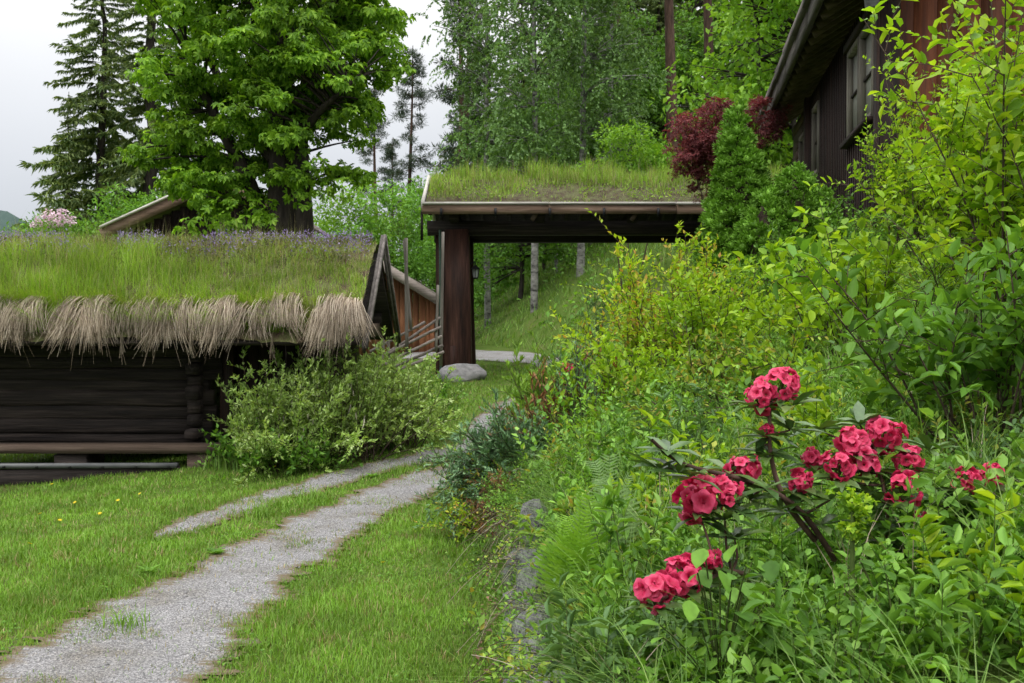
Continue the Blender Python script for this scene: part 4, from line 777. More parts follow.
dup(sp2, base(72, 47), 1.3, .62, 'shorter spruce leaning out below the broad spruce, leftmost of the three')
# thin far pines against the sky
def pine(name, label, h, w, loc, group=None, bare=.45):
    r = thing(name, label, 'tree', loc, R(0, 6), group); g = Geo(); P = np.stack([.012 * h * np.sin(np.linspace(0, 3, 12)), .01 * h * np.sin(np.linspace(1, 5, 12)), np.linspace(0, h, 12)], 1); g.add(*tubes(P[None], np.linspace(.013 * h, .03, 12)[None], 8))
    n = 60; zz = h * (bare + (1 - bare) * R(0, 1, n) ** .8) * .98; L_ = w * (1.05 - ((zz / h - bare) / (1 - bare)) * .75) * R(.5, 1.1, n); az = R(0, 6.283, n); D = np.stack([np.cos(az), np.sin(az), R(-.05, .5, n)], 1)
    B = shoots(np.stack([np.interp(zz, P[:, 2], P[:, 0]), np.interp(zz, P[:, 2], P[:, 1]), zz], 1), D, L_, 6, .12, .1); g.add(*tubes(B, .03 * (1 - .7 * np.linspace(0, 1, 6))[None], 4)); g.build('trunk', M['bark_red'], r, True)
    pt, tg = along(B, 5, .35); V, T = clump_leaves(pt, R(.2, .42, len(pt)) * w / 2.4, 42, leaf_lo(.16, .02, .05), .26 * w / 2.4, out=1.2, droop=-.3, flat=.55, shell=1.4); Geo().add(V, T).build('crown', M['pine'], r); return r
pn = pine('pine_tree', 'thin far pine against the sky right of the big tree', 22, 2.6, base(378, 82, -1), bare=.3)
dup(pn, base(411, 78, -1), 2.0, 1.02, 'taller thin far pine against the sky beside the gate roof'); dup(pn, base(395, 95, -1), 4.0, .9, 'faint small pine between the two thin far pines')
for k, (u, y, s) in enumerate(((457, 46, .86), (470, 52, .95))): dup(pn, base(u, y, -.5), k * 2.2, s, ['dark pine leaning out left of the birches above the gate', 'dark pine half hidden behind the left birch'][k])
# birches behind the gate
def birch(name, label, h, w, loc, lean=0., group=None, n=300, leaf='birch'):
    r = thing(name, label, 'tree', loc, 0, group); P = np.stack([lean * np.linspace(0, 1, 9) ** 1.5 * h + rng.normal(0, .04, 9), rng.normal(0, .05, 9), np.linspace(0, h * .97, 9)], 1)
    lobes = [((lean * h * f ** 1.5 + R(-.5, .5) * w, R(-.4, .4) * w, h * f), (w * R(.5, .75) * (1.15 - .7 * max(f - .5, 0)), w * .7, h * .10)) for f in np.linspace(.24, .97, 13)]
    C = fill(n, lobes); g, tw = limb_tree([(P, .0075 * h, .02)], C, .006); g.build('trunk', M['bark_birch'], r, True)
    rep = np.repeat(C, 5, 0) + rng.normal(0, .22, (n * 5, 3)); H = shoots(rep, unit(rdir(len(rep)) + [0, 0, .1]), R(.3, .8, len(rep)), 6, .6, .1)   # hanging twigs
    V, T = leafy(H, 19, leaf_lo(.72, .06, .05), .12, t0=.05, out=.7, up=0, droop=.5, nj=.8); g = Geo().add(V, T); g.build('crown', M[leaf], r); return r
b1 = birch('birch_tree', 'birch with pale speckled trunk above the left half of the gate roof', 19, 2.1, base(534, 36))
b2 = birch('birch_tree', 'second birch with pale trunk right behind the first, above the gate', 21, 2.3, base(581, 38), .01)
dup(b1, base(487, 40), 2.4, 1.0, 'leftmost birch with drooping twigs above the end of the gate roof'); dup(b2, base(610, 44), 1.1, 1.02, 'dim birch between the pale trunks and the dark pines')
dk = pine('pine_tree', 'dark pine with straight brown trunk above the red maple', 24, 3.2, base(671, 46), bare=.5)
dup(dk, base(622, 52), 2.2, 1.05, 'dark pine in shade left of the straight brown trunk'); dup(dk, base(705, 54), 4.1, 1.1, 'dark pine in shade right of the straight brown trunk')
# woods on the slope behind
def decid(name, label, h, w, loc, mat='forest', n=170, leaf=.17, group=None, low=.2, per=36, tm=None):
    r = thing(name, label, 'tree', loc, R(0, 6), group); P = np.stack([rng.normal(0, .02 * h, 8), rng.normal(0, .02 * h, 8), np.linspace(0, h * .85, 8)], 1); P[0, :2] = 0
    lobes = [((R(-.6, .6) * w, R(-.6, .6) * w, h * f), (w * R(.4, .65), w * R(.4, .65), h * R(.1, .17))) for f in np.linspace(low, .88, 9)]; C = fill(n, lobes)
    g, tw = limb_tree([(P, .013 * h, .03)], C, .01); g.build('trunk', M['bark'], r, True); V, T = clump_leaves(C, R(.3, .6, n) * w / 2.6, per, tm or leaf_lo(.65), leaf, droop=.4); Geo().add(V, T).build('crown', M[mat], r); return r
d1 = decid('broadleaf_tree', 'bright green tree behind the ridge of the timber house', 10.0, 2.9, base(752, 29), 'bright', 200, .2, per=40)
dup(d1, base(800, 27), 2.0, .95, 'bright green tree overhanging the roof edge of the timber house'); dup(d1, base(790, 33), 4.2, 1.1, 'bright green tree behind the roof of the timber house, farther than its neighbours')
d2 = decid('broadleaf_tree', 'leafy young tree on the slope behind the gate opening, beside the post', 8.5, 2.5, base(520, 42), 'forest', 170, .19, low=.12)
spots = [(545, 48, .9), (572, 52, 1.0), (603, 46, .9), (640, 50, 1.1), (505, 56, 1.1), (470, 50, .95), (452, 44, .8), (665, 60, 1.2), (540, 62, 1.2), (590, 66, 1.3), (430, 60, .9), (625, 70, 1.3), (690, 66, 1.4)]
for k, (u, y, s) in enumerate(spots): dup(d2, base(u, y), k * 1.7, s, 'green broad-leaved tree in the wood seen through the gate', 'broad-leaved trees on the slope behind the gate')
for k, (u, y, s) in enumerate([(560, 70, 1.1), (605, 76, 1.2), (650, 72, 1.2), (690, 78, 1.3), (735, 70, 1.2), (780, 66, 1.2), (840, 60, 1.2), (900, 60, 1.2), (520, 80, 1.1), (625, 62, .9), (660, 62, .8), (475, 76, .9)]): dup(sp2, base(u, y, -.3), k * 1.3, s, 'dark spruce deep in the wood behind the birches', 'dark spruces deep in the wood')
for k, (u, y, s, lab) in enumerate([(556, 44, .5, 'slim birch trunk leaning in the wood under the gate beam'), (592, 47, .55, 'pale birch trunk in the middle of the gate opening'), (612, 50, .6, 'birch trunk at the right of the gate opening')]): dup(b2, base(u, y), k * 2.0, s, lab)
# the wood's far edge: bush undergrowth over the hillside
n = 46000; p = np.c_[R(-16, 30, n), R(27, 70, n)]; hz = ground_z(p[:, 0], p[:, 1]); x0 = np.interp(p[:, 1], [24, 30, 35, 50, 80], [3.0, .9, -.9, -4, -10]); keep = ((p[:, 0] > x0 - .2) | (p[:, 1] > 36)) & (np.abs(p[:, 0]) < .45 * p[:, 1] + 2); p, hz = p[keep], hz[keep]; n = len(p)
hh = R(.15, .5, n) * (.5 + 1.2 * pnoise(p, .8, 3)); V, T = blades(np.c_[p, hz], hh, R(.02, .045, n), R(.2, 1, n), seg=1); Geo().add(V, T).build('slope_grass', M['long_grass'], kind='stuff', label='long grass on the slope behind the gate', category='grass')
n = 26000; p = np.c_[R(-16, 30, n), R(29, 70, n)]; pk = (pnoise(p, .55, 7) > .5); x0 = np.interp(p[:, 1], [24, 30, 35, 50, 80], [3.0, .9, -.9, -4, -10]); p = p[pk & ((p[:, 0] > x0 + .8) | (p[:, 1] > 38))]; n = len(p)
V, T = put(leaf_lo(.6), np.c_[p, ground_z(p[:, 0], p[:, 1]) + R(.1, 1.1, n) * pnoise(p, .9, 2)], rdir(n), unit(rdir(n) * .7 + [0, 0, 1.]), R(.12, .26, n)); Geo().add(V, T).build('slope_undergrowth', M['forest'], kind='stuff', label='leafy undergrowth on the wooded slope', category='undergrowth')

# ------------------------------------------------------------------ shrubs
def cloud_bush(name, label, loc, lobes, n, rad, per, tmpl, size, mat, stem='twig', droop=.2, category='shrub', out=.7, group=None, shell=2.2):
    r = thing(name, label, category, loc, 0, group); C = fill(n, [(np.array(c), k) for c, k in lobes], -.05); n = len(C)
    P = [(np.array([[R(-.1, .1), R(-.1, .1), -.1], np.array(c) * [.6, .6, .5], np.array(c)]), .03, .008) for c, k in lobes]
    g, tw = limb_tree(P, C, .004); g.build('stems', M[stem], r, True); V, T = clump_leaves(C, R(.7, 1.3, n) * rad, per, tmpl, size, droop=droop, out=out, shell=shell); Geo().add(V, T).build('foliage', M[mat], r); return r
def shoot_bush(name, label, loc, n, spread, Ls, tilt, tmpl, size, mat, side=5, per=9, droop=.3, category='shrub', stem='twig', t0=.25, out=.9, up=.3, ldroop=0, sidelen=.35, group=None, r0=.006, lean=(0, 0), parts=0):
    """a shrub of many arching shoots with side twigs, leaves set along them"""
    r = thing(name, label, category, loc, 0, group); az = R(0, 6.283, n); ti = np.abs(rng.normal(0, tilt, n)); P0 = np.c_[np.cos(az) * R(0, spread, n), np.sin(az) * R(0, spread, n), np.full(n, -.05)]
    D = unit(np.stack([np.cos(az) * np.sin(ti) + lean[0], np.sin(az) * np.sin(ti) + lean[1], np.cos(ti)], 1)); B = shoots(P0, D, R(*Ls, n), 9, droop * ti, .1)
    g = Geo().add(*tubes(B[:, ::2], np.linspace(r0, r0 * .3, 5)[None], 4)); allB = [B[:, ::1]]
    q, tg = along(B, side, t0); Ds = unit(tg * .7 + rdir(len(q)) * .8 + [0, 0, .2]); S = shoots(q, Ds, R(.4, 1.1, len(q)) * sidelen, 5, .15, .15); g.add(*tubes(S[:, ::2], np.linspace(r0 * .45, r0 * .15, 3)[None], 3)); g.build('stems', M[stem], r)
    g = Geo(); V, T = leafy(B, per + 3, tmpl, size, .45, out, up, ldroop); g.add(V, T); V, T = leafy(S, per, tmpl, size * .92, .05, out, up, ldroop); g.add(V, T); f = g.build('foliage', M[mat], r)
    if parts:                                                  # the leaves that show largest are parts of their own
        f['kind'] = 'stuff'; me = Geo().add(*leaf_hi(.5, .1, .2)).mesh('leaf', M[mat], True); q, tg = along(S, 3, .2); j = np.argsort(q[:, 1] + r.location[1] + R(0, .25, len(q)))[:parts]; rad = unit(np.cross(tg[j], rdir(len(j)))); Dl = unit(tg[j] * .5 + rad * out + [0, 0, up - ldroop]); Fm = frames(Dl, unit(np.array([0, 0, 1.]) + rng.normal(0, .45, (len(j), 3))))
        for pt, mt in zip(q[j], Fm): link('leaf', me, r, tuple(pt), Matrix(mt.tolist()).to_euler(), size * R(.7, 1.2))
    return r
gb = lambda x, y, dz=0: np.array([x, y, float(ground_z(x, y)) + dz])
LO, HI = leaf_lo, leaf_mid
# willow-like shrubs in front of the storehouse gable
for (u, y, n, L0, L1, lab) in ((285, 11.0, 95, .7, 1.25, 'pale green willow shrub before the storehouse, at its left corner'), (340, 11.3, 110, .85, 1.5, 'taller middle willow shrub covering the storehouse corner'), (388, 12.2, 100, .75, 1.35, 'right-hand willow shrub ending at the gate post lawn')):
    w = gb((u - 512) / F * y, y); r = shoot_bush('willow_shrub', lab, w, n, .42, (L0, L1), .5, LO(.42, .05, .1), .058, 'willow', side=10, per=13, droop=.35, out=.6, up=.35, ldroop=.1, sidelen=.2, group=None)
    cks = Geo(); m = 16; P0 = np.c_[rng.normal(0, .22, (m, 1)), R(-.4, -.15, m), R(.3, L1 * .6, m)]; V, Q = tubes(shoots(P0, np.tile([0, -.2, -1.], (m, 1)), R(.06, .11, m), 4, 0, .2), np.array([.006, .009, .008, .002])[None], 5); cks.add(V, Q).build('catkins', M['catkin'], r, kind='stuff')
for k, (u, y, L1) in enumerate(((262, 10.7, .5), (240, 10.9, .45), (310, 10.6, .4), (432, 14.5, .6), (446, 16.5, .55))):
    shoot_bush('leafy_weed', ['leafy herb at the left foot of the willows', 'leafy herb under the storehouse bench end', 'low leafy herb in front of the middle willow', 'leafy weed at the right end of the willows', 'weed beside the boulder of the gate post'][k], gb((u - 512) / F * y, y), 16, .22, (L1 * .5, L1), .6, LO(.55), .07, 'mid', side=4, per=8, category='weed', stem='twig_green')
n = 9000; p = np.c_[R(-3.4, -.9, n), R(10.6, 17.5, n)]; edge_y = np.interp(p[:, 0], [-3.4, -2.4, -1.4, -.9], [10.55, 10.7, 11.9, 15.5]); p = p[(p[:, 1] > edge_y) & (p[:, 1] < edge_y + 3.0)]; n = len(p); V, T = blades(np.c_[p, ground_z(p[:, 0], p[:, 1])], R(.1, .3, n), .01, R(.2, 1, n)); Geo().add(V, T).build('rough_grass', M['long_grass'], kind='stuff', label='rough grass round the foot of the willows', category='grass')
# bright bushes and small trees left of the gate
for k, (u, v, y, sx, sz, mat, lab) in enumerate(((400, 235, 32, 2.0, 2.2, 'feather', 'feathery green bush between the big tree and the gate roof'), (352, 222, 33, 1.8, 1.7, 'bright', 'bright green bush right of the big tree trunk'), (435, 215, 38, 1.9, 2.3, 'feather', 'green bush behind the gate post above the brown cabin'), (236, 232, 24, 1.3, .9, 'bright', 'light green bush between the tree stems and the far cabin'), (150, 215, 34, 2.4, 1.1, 'mid', 'green bush at the foot of the spruces'))):
    c = at(u, v, y); z0 = float(ground_z(c[0], c[1])); cloud_bush('leafy_bush', lab, (c[0], y, z0), [((0, 0, c[2] - z0), (sx, 1.2, sz * .8)), ((-.6 * sx, 0, (c[2] - z0) * .75), (sx * .6, 1, sz * .7)), ((.6 * sx, .2, (c[2] - z0) * .7), (sx * .6, 1, sz * .7)), ((0, -.3, (c[2] - z0) * .4), (sx, 1, sz * .7))], 130, .5, 70, LO(.42), .16, mat, droop=.1)
c = at(628, 150, 28); z0 = float(ground_z(c[0], c[1])); cloud_bush('leafy_bush', 'light green bush rising behind the middle of the gate roof', (c[0], 28, z0), [((0, 0, c[2] - z0), (.95, .8, .75)), ((.9, 0, c[2] - z0 - .5), (.8, .7, .6)), ((-.5, 0, c[2] - z0 - .8), (.9, .7, .7))], 80, .34, 55, LO(.5), .12, 'bright', droop=.0, out=1)
# pink-flowered bush far left
c = at(58, 222, 24); z0 = float(ground_z(c[0], c[1])); r = cloud_bush('flowering_bush', 'bush with pale pink blossom above the left end of the storehouse roof', (c[0], 24, z0), [((0, 0, c[2] - z0 - .25), (1.0, .8, .5)), ((-.6, 0, c[2] - z0 - .5), (.8, .8, .5)), ((.5, 0, c[2] - z0 - .5), (.8, .7, .5))], 70, .28, 40, LO(.4), .11, 'mid')
V, T = clump_leaves(np.array([at(u, v, 23.4) - np.array([c[0], 24, z0]) for u, v in ((48, 214), (55, 218), (63, 214), (42, 220), (70, 221), (52, 223), (60, 222), (36, 224))]), .14, 60, LO(.9), .06, droop=0); Geo().add(V, T).build('blossom', M['pink'], r)
# red maple beside the house
c = at(724, 138, 19); xr = c[0] + .5; z0 = float(ground_z(xr, 19)); hm = c[2] - z0
cloud_bush('red_maple', 'dark red Japanese maple behind the dwarf conifer', (xr, 19, z0), [((-.4, 0, hm + .45), (.5, .6, .33)), ((-1.0, 0, hm + .12), (.55, .6, .36)), ((-1.15, 0, hm - .35), (.45, .5, .3)), ((.15, .2, hm + .35), (.6, .5, .5)), ((-.5, 0, hm - .35), (.8, .6, .45)), ((-.5, 0, hm - .85), (.6, .5, .35)), ((-.75, -.2, hm - .1), (.5, .5, .3))], 170, .19, 36, palmate(5, .26), .07, 'maple_red', droop=.5, category='tree')
# dwarf conifers: a cone of tight puffs with a second lower mass beside it
def puff_conifer(name, label, loc, cones, needle=.042):
    r = thing(name, label, 'conifer', loc); C = []; Nn = []; core = Geo()
    for (cx, cy_, z0, z1, rb, pw) in cones:
        n = int(1500 * rb * (z1 - z0)) + 40; t = R(0, 1, n) ** 1.25; a = R(0, 6.283, n); rr = rb * np.sin(np.clip((1 - t) * 1.75, 0, 1.5708)) ** pw * R(.78, 1.0, n)
        C.append(np.stack([cx + rr * np.cos(a), cy_ + rr * np.sin(a), z0 + (z1 - z0) * t], 1)); Nn.append(np.stack([np.cos(a), np.sin(a), 0 * a + .9], 1))
        tt_ = np.linspace(0, 1, 12); prof = rb * .5 * np.sin(np.clip((1 - tt_) * 1.75, 0, 1.5708)) ** pw; core.add(*tubes(np.stack([np.full(12, cx), np.full(12, cy_), z0 + (z1 - z0) * tt_ * .96], 1)[None], prof[None], 12))
    C = np.concatenate(C); Nn = unit(np.concatenate(Nn)); ok_ = []
    for j in range(len(C)):
        if all(np.linalg.norm(C[j] - C[i_]) > .095 for i_ in ok_): ok_.append(j)
    C, Nn = C[ok_], Nn[ok_]; core.build('inner_branches', M['twig'], r, True); k = 115; rep = np.repeat(np.arange(len(C)), k); d = unit(rdir(len(rep)) + Nn[rep] * .5); sz = R(.07, .125, len(C))[rep]
    a_ = np.linspace(0, 6.283, 9)[:-1]; a_ = a_[::2]; sv = np.concatenate([np.stack([math.cos(e) * np.cos(a_), math.cos(e) * np.sin(a_), np.full(4, math.sin(e))], 1) for e in (-.9, 0, .9)]); sq = np.array([[4 * e + q, 4 * e + (q + 1) % 4, 4 * e + 4 + (q + 1) % 4, 4 * e + 4 + q] for e in range(2) for q in range(4)] + [[8, 9, 10, 11], [3, 2, 1, 0]]); lump = Geo(); lump.add(*put((sv, sq), C, rdir(len(C)), rdir(len(C)), sz[::k] * .5)); lump.build('foliage_pads', M['dwarf'], r, True, kind='stuff')
    V, T = put(leaf_lo(.42, .02, .02), C[rep] + d * sz[:, None] * R(.3, .7, len(rep))[:, None], unit(d + Nn[rep] * .5), rdir(len(rep)), needle * R(.7, 1.3, len(rep))); Geo().add(V, T).build('foliage', M['dwarf'], r); return r
c = at(742, 260, 11.2); z0 = float(ground_z(c[0], c[1])); zt = at(735, 96, 11.2)[2] - z0
puff_conifer('dwarf_conifer', 'dense bright green cone-shaped dwarf conifer at the end of the gate roof', (c[0], 11.2, z0 - .05), [(-.02, 0, 0, zt * .88, .5, .75), (-.07, -.02, zt * .45, zt, .26, .9), (.22, -.1, 0, zt * .62, .44, .8)])
c = at(795, 262, 10.8); z0 = float(ground_z(c[0], c[1])); zt = at(795, 160, 10.8)[2] - z0
puff_conifer('dwarf_conifer', 'lower rounded dwarf conifer in front of the timber house wall', (c[0], 10.8, z0 - .05), [(0, 0, 0, zt, .46, .7), (-.34, -.1, 0, zt * .8, .4, .7), (.3, .05, 0, zt * .85, .3, .7)])

# ------------------------------------------------------------------ the garden bank
def bp_(u, v, y): c = at(u, v, y); return c
B = lambda u, y: gb((u - 512) / F * y, y)
shoot_bush('golden_shrub', 'yellow-green shrub with orange-tinted young leaves in the middle of the bank', B(672, 9.0), 70, .5, (.7, 1.25), .5, LO(.55), .055, 'gold', side=8, per=13, out=.8, sidelen=.4)
shoot_bush('lime_shrub', 'lime green upright shrub right of the golden shrub', B(715, 8.0), 46, .35, (.6, 1.15), .45, HI(.5), .065, 'lime', side=6, per=10, sidelen=.3)
shoot_bush('lime_shrub', 'low lime green shrub in front of the golden shrub', B(640, 7.6), 46, .4, (.35, .8), .6, HI(.5), .06, 'lime', side=6, per=10, sidelen=.25)
shoot_bush('leafy_shrub', 'fine-leaved green shrub against the house wall', B(845, 9.6), 60, .45, (.4, .95), .35, LO(.5), .055, 'mid', side=8, per=12, sidelen=.3)
shoot_bush('leafy_shrub', 'tall fine-leaved shrub climbing the red-brown gable', B(938, 9.4), 80, .45, (.8, 1.7), .18, LO(.5), .055, 'fresh', side=9, per=13, sidelen=.35)
shoot_bush('leafy_shrub', 'shrub behind the lower dwarf conifer, beside the house wall', B(770, 9.3), 46, .45, (.4, .9), .5, LO(.5), .06, 'mid', side=6, per=9, sidelen=.35)
shoot_bush('leafy_shrub', 'yellow-green broad-leaved shrub in the middle of the upper bank', B(868, 6.6), 46, .4, (.6, 1.05), .6, HI(.62), .08, 'lime', side=6, per=8, sidelen=.35)
shoot_bush('leafy_shrub', 'low green shrub between the golden shrub and the rhododendron', B(742, 6.4), 46, .45, (.3, .62), .7, HI(.5), .055, 'bilberry', side=6, per=8, sidelen=.25)
shoot_bush('dogwood_shrub', 'large fresh green shrub with dark branches filling the upper right corner', B(1035, 4.9), 34, .3, (1.1, 2.1), .13, HI(.5, .1, .2), .085, 'fresh', side=9, per=9, sidelen=.5, r0=.008, ldroop=.25, lean=(.02, 0), parts=300)
shoot_bush('dogwood_shrub', 'second fresh green shrub behind the large one at the right edge', B(1005, 6.6), 46, .45, (.8, 1.75), .18, HI(.5, .1, .2), .07, 'lime', side=8, per=11, sidelen=.4, r0=.007, ldroop=.2)
shoot_bush('dogwood_shrub', 'low fresh green shrub at the right edge under the large one', B(1000, 4.0), 26, .3, (.5, .95), .55, HI(.5, .1, .2), .085, 'mid', side=6, per=7, sidelen=.35, r0=.007)
shoot_bush('sapling', 'thin grey-green sapling standing up behind the golden shrub', B(598, 10.5), 5, .06, (1.2, 1.75), .12, LO(.4), .06, 'weed2', side=7, per=8, sidelen=.22)
shoot_bush('thuja', 'upright young thuja at the left end of the upper bank', B(541, 9.4), 30, .16, (.45, .95), .35, LO(.25, .03, .05), .07, 'thuja', side=9, per=12, sidelen=.18, up=.6, out=.45, category='conifer')
shoot_bush('thuja', 'half dead thuja with rust-brown foliage beside the pink azalea', B(566, 7.8), 34, .2, (.45, .85), .4, LO(.25, .03, .05), .05, 'dead_brown', side=8, per=9, sidelen=.18, up=.6, out=.45, category='conifer')
shoot_bush('thuja', 'narrow dull green conifer behind the half dead thuja', B(584, 7.5), 14, .06, (.7, .95), .12, LO(.2, .03, .05), .04, 'juniper', side=10, per=12, sidelen=.12, up=.6, out=.5, category='conifer')
shoot_bush('spirea', 'yellow-green small-leaved spirea at the wall edge above the juniper', B(512, 7.7), 60, .28, (.35, .72), .7, LO(.45), .04, 'gold', side=7, per=11, sidelen=.22)
shoot_bush('spirea', 'grey-green small-leaved spirea at the left edge of the bank', B(495, 9.2), 46, .3, (.4, .75), .7, LO(.45), .045, 'weed2', side=7, per=11, sidelen=.22)
shoot_bush('juniper', 'blue-green juniper hanging over the wall to the lawn', gb(.06, 7.6, .35) * [1, 1, 0] + [0, 0, .5], 120, .22, (.3, .58), .9, LO(.3, .02, .05), .05, 'juniper', side=9, per=14, droop=.75, sidelen=.17, out=.5, category='conifer', lean=(-.2, -.1))
shoot_bush('juniper', 'rust-brown dead juniper branch at the foot of the green one', np.array([-.02, 6.9, .32]), 14, .08, (.2, .4), .7, LO(.22), .04, 'dead_brown', side=6, per=10, droop=.8, sidelen=.12, category='conifer', lean=(-.5, 0))
shoot_bush('yew', 'dark green yew branches on the right of the upper bank', B(945, 5.6), 16, .3, (.5, 1.1), 1.0, LO(.14, .02, .02), .035, 'dwarf', side=9, per=40, droop=.1, sidelen=.3, out=1.0, category='conifer', up=.1)
# azalea with single pink flowers
az_ = shoot_bush('azalea', 'small azalea with one pink-red flower behind the thuja', B(572, 8.6), 22, .14, (.45, .72), .45, LO(.4), .05, 'mid', side=5, per=8, sidelen=.16)
V, T = clump_leaves(np.array([at(563, 372, 8.45), at(566, 368, 8.45)]) - np.array(az_.location), .03, 30, LO(.7), .05, droop=0); Geo().add(V, T).build('flower', M['rhodo_flower'], az_)

# ferns: each frond a part
def frond(L_, seed, pairs=22):
    r = np.random.default_rng(seed); t = np.linspace(0, 1, 14); bow = r.uniform(.25, .5); C = np.stack([0 * t, L_ * (t - .15 * t ** 2) * .62, L_ * (.85 * t - bow * t ** 2.2)], 1); g = Geo().add(*tubes(C[None], np.linspace(.0035, .001, 14)[None], 4))
    tt = np.linspace(.14, .985, pairs); P = np.stack([np.interp(tt, t, C[:, k]) for k in range(3)], 1); Tg = unit(np.stack([np.interp(tt, t, np.gradient(C[:, k])) for k in range(3)], 1)); pl = .27 * L_ * np.sin(np.clip(tt * 1.15 + .32, 0, 1) ** 1.25 * math.pi * .93) ** .9 + .01
    zz = np.array([0, .1, .2, .3, .4, .5, .6, .7, .8, .9, 1.0]); w = np.where(np.arange(11) % 2, .105, .05) * (1 - zz * .75); V = [[0, 0, 0]]
    tv = np.concatenate([np.stack([-w, zz + .04, -.1 * zz ** 2], 1), np.stack([w, zz + .04, -.1 * zz ** 2], 1)]); ft = np.array([[k, k + 11, k + 12] for k in range(10)] + [[k, k + 12, k + 1] for k in range(10)])
    for s in (-1, 1):
        X = np.tile([s * 1., 0, 0], (pairs, 1)); D = unit(X + Tg * .38 + [0, 0, .05]); N = unit(np.cross(X, Tg)); N = N * np.sign(N[:, 2:3] + 1e-6); g.add(*put((tv, ft), P, D, N, pl * r.uniform(.9, 1.08, pairs)))
    return g
FR = {m: [frond(1.0, k).mesh('frond', M[m]) for k in (1, 2, 3)] for m in ('fern', 'fern_pale')}
def fern(label, loc, n, L_, mat='fern', tilt=0., az0=None, spread=6.283):
    r = thing('fern', label, 'fern', loc)
    for k in range(n):
        a = (az0 if az0 is not None else 0) + spread * (k + R(.2, .8)) / n - (spread / 2 if az0 is not None else 0); link('frond', FR[mat][rng.integers(3)], r, (0, 0, 0), (R(.15, .6) + tilt, R(-.2, .2), a), L_ * R(.75, 1.1))
    return r
fern('bright green fern with tall upright fronds above the stone wall', gb(.22, 4.0, .06), 5, .68, tilt=.35, az0=0.1, spread=2.6)
fern('pale grey-green fern right of the bright upright fern', gb(.42, 4.2, .04), 4, .6, 'fern_pale', tilt=.35, az0=-.2, spread=2.4)
fern('bright fern leaning out over the top of the stone wall', gb(.10, 3.6, .08), 6, .44, az0=1.9, spread=3.0, tilt=.1)
fern('small fern between the upright fern and the wall', gb(.05, 4.6, 0), 5, .36)
fern('fern among the shrubs at the right of the upper bank', B(935, 5.2), 6, .5)
fern('fern half hidden by leaves right of the pink flowers', B(860, 5.4), 5, .4)
fern('small low fern at the bottom edge beside the wall', gb(.10, 3.2, 0), 5, .28)

# undergrowth over the whole bank
def bank_points(n, y0, y1, x0=-.05, x1=5.5, pw=1.0):
    y = y0 + (y1 - y0) * R(0, 1, n) ** pw; x = wall_x(y) + x0 + (x1 - x0) * R(0, 1, n); k = (x < .56 * y + .35); p = np.c_[x[k], y[k]]; return np.c_[p, ground_z(p[:, 0], p[:, 1])]
def weeds(p, hgt, nl, tmpl, size, mat, name, label, tilt=.25, t0=.15, stemr=.0022):
    n = len(p); hgt = hgt * (.5 + 1.4 * pnoise(p, 3.7, len(name)) * pnoise(p, 1.3, 2)); size = size * (.65 + .7 * np.repeat(pnoise(p, 2.9, len(label)), nl)); d = unit(np.c_[rng.normal(0, tilt, (n, 2)), np.ones(n)]); S = shoots(p - [0, 0, .02], d, hgt, 4, .05, .08); g = Geo(); g.add(*tubes(S, np.linspace(stemr, stemr * .4, 4)[None], 3), 0); V, T = leafy(S, nl, tmpl, size, t0, .95, .25, 0, .45); g.add(V, T, 1)
    g.build(name, [M['twig_green'], M[mat]], kind='stuff', label=label, category='undergrowth')
FERN = np.array([(.22, 3.85), (.42, 4.05), (.1, 3.5), (.05, 4.45), (.2, 3.8), (.37, 3.8), (.12, 3.1)])
def nofern(p): return p[np.linalg.norm(p[:, None, :2] - FERN[None], axis=2).min(1) > .2]
pz_ = lambda p, s, k, lo: p[pnoise(p, s, k) > lo]
p = pz_(bank_points(7500, 1.2, 5.5), 2.2, 1, .3); p = nofern(p); weeds(p, R(.12, .36, len(p)), 15, HI(.55), .040, 'weed', 'leafy_weeds', 'leafy green weeds covering the near bank')
p = nofern(pz_(bank_points(5000, 1.2, 6), 2.6, 2, .5)); weeds(p, R(.10, .3, len(p)), 12, HI(.42), .04, 'weed2', 'grey_green_weeds', 'grey-green herbs among the weeds of the near bank')
p = nofern(pz_(bank_points(4200, 1.2, 6), 1.9, 4, .45)); weeds(p, R(.08, .24, len(p)), 7, trefoil(.75), .035, 'mid', 'three_leaved_herbs', 'three-leaved herbs between the weeds of the near bank', t0=.4)
p = nofern(bank_points(10000, 1.1, 6)); weeds(p, R(.05, .16, len(p)), 6, HI(.7), .028, 'weed', 'ground_herbs', 'low leafy herbs carpeting the soil of the near bank', t0=.5)
p = bank_points(4400, 5.2, 13); weeds(p, R(.15, .5, len(p)), 15, LO(.55), .048, 'weed', 'upper_weeds', 'leafy weeds covering the upper bank')
p = pz_(bank_points(4600, 3.5, 13), 1.4, 6, .4); weeds(p, R(.15, .5, len(p)), 18, LO(.45), .04, 'bilberry', 'bilberry_cover', 'yellowish small-leaved ground cover on the upper bank')
p = bank_points(1500, 12.5, 24); weeds(p, R(.2, .6, len(p)), 12, LO(.55), .085, 'mid', 'far_weeds', 'weeds and brambles at the far end of the bank by the gate')
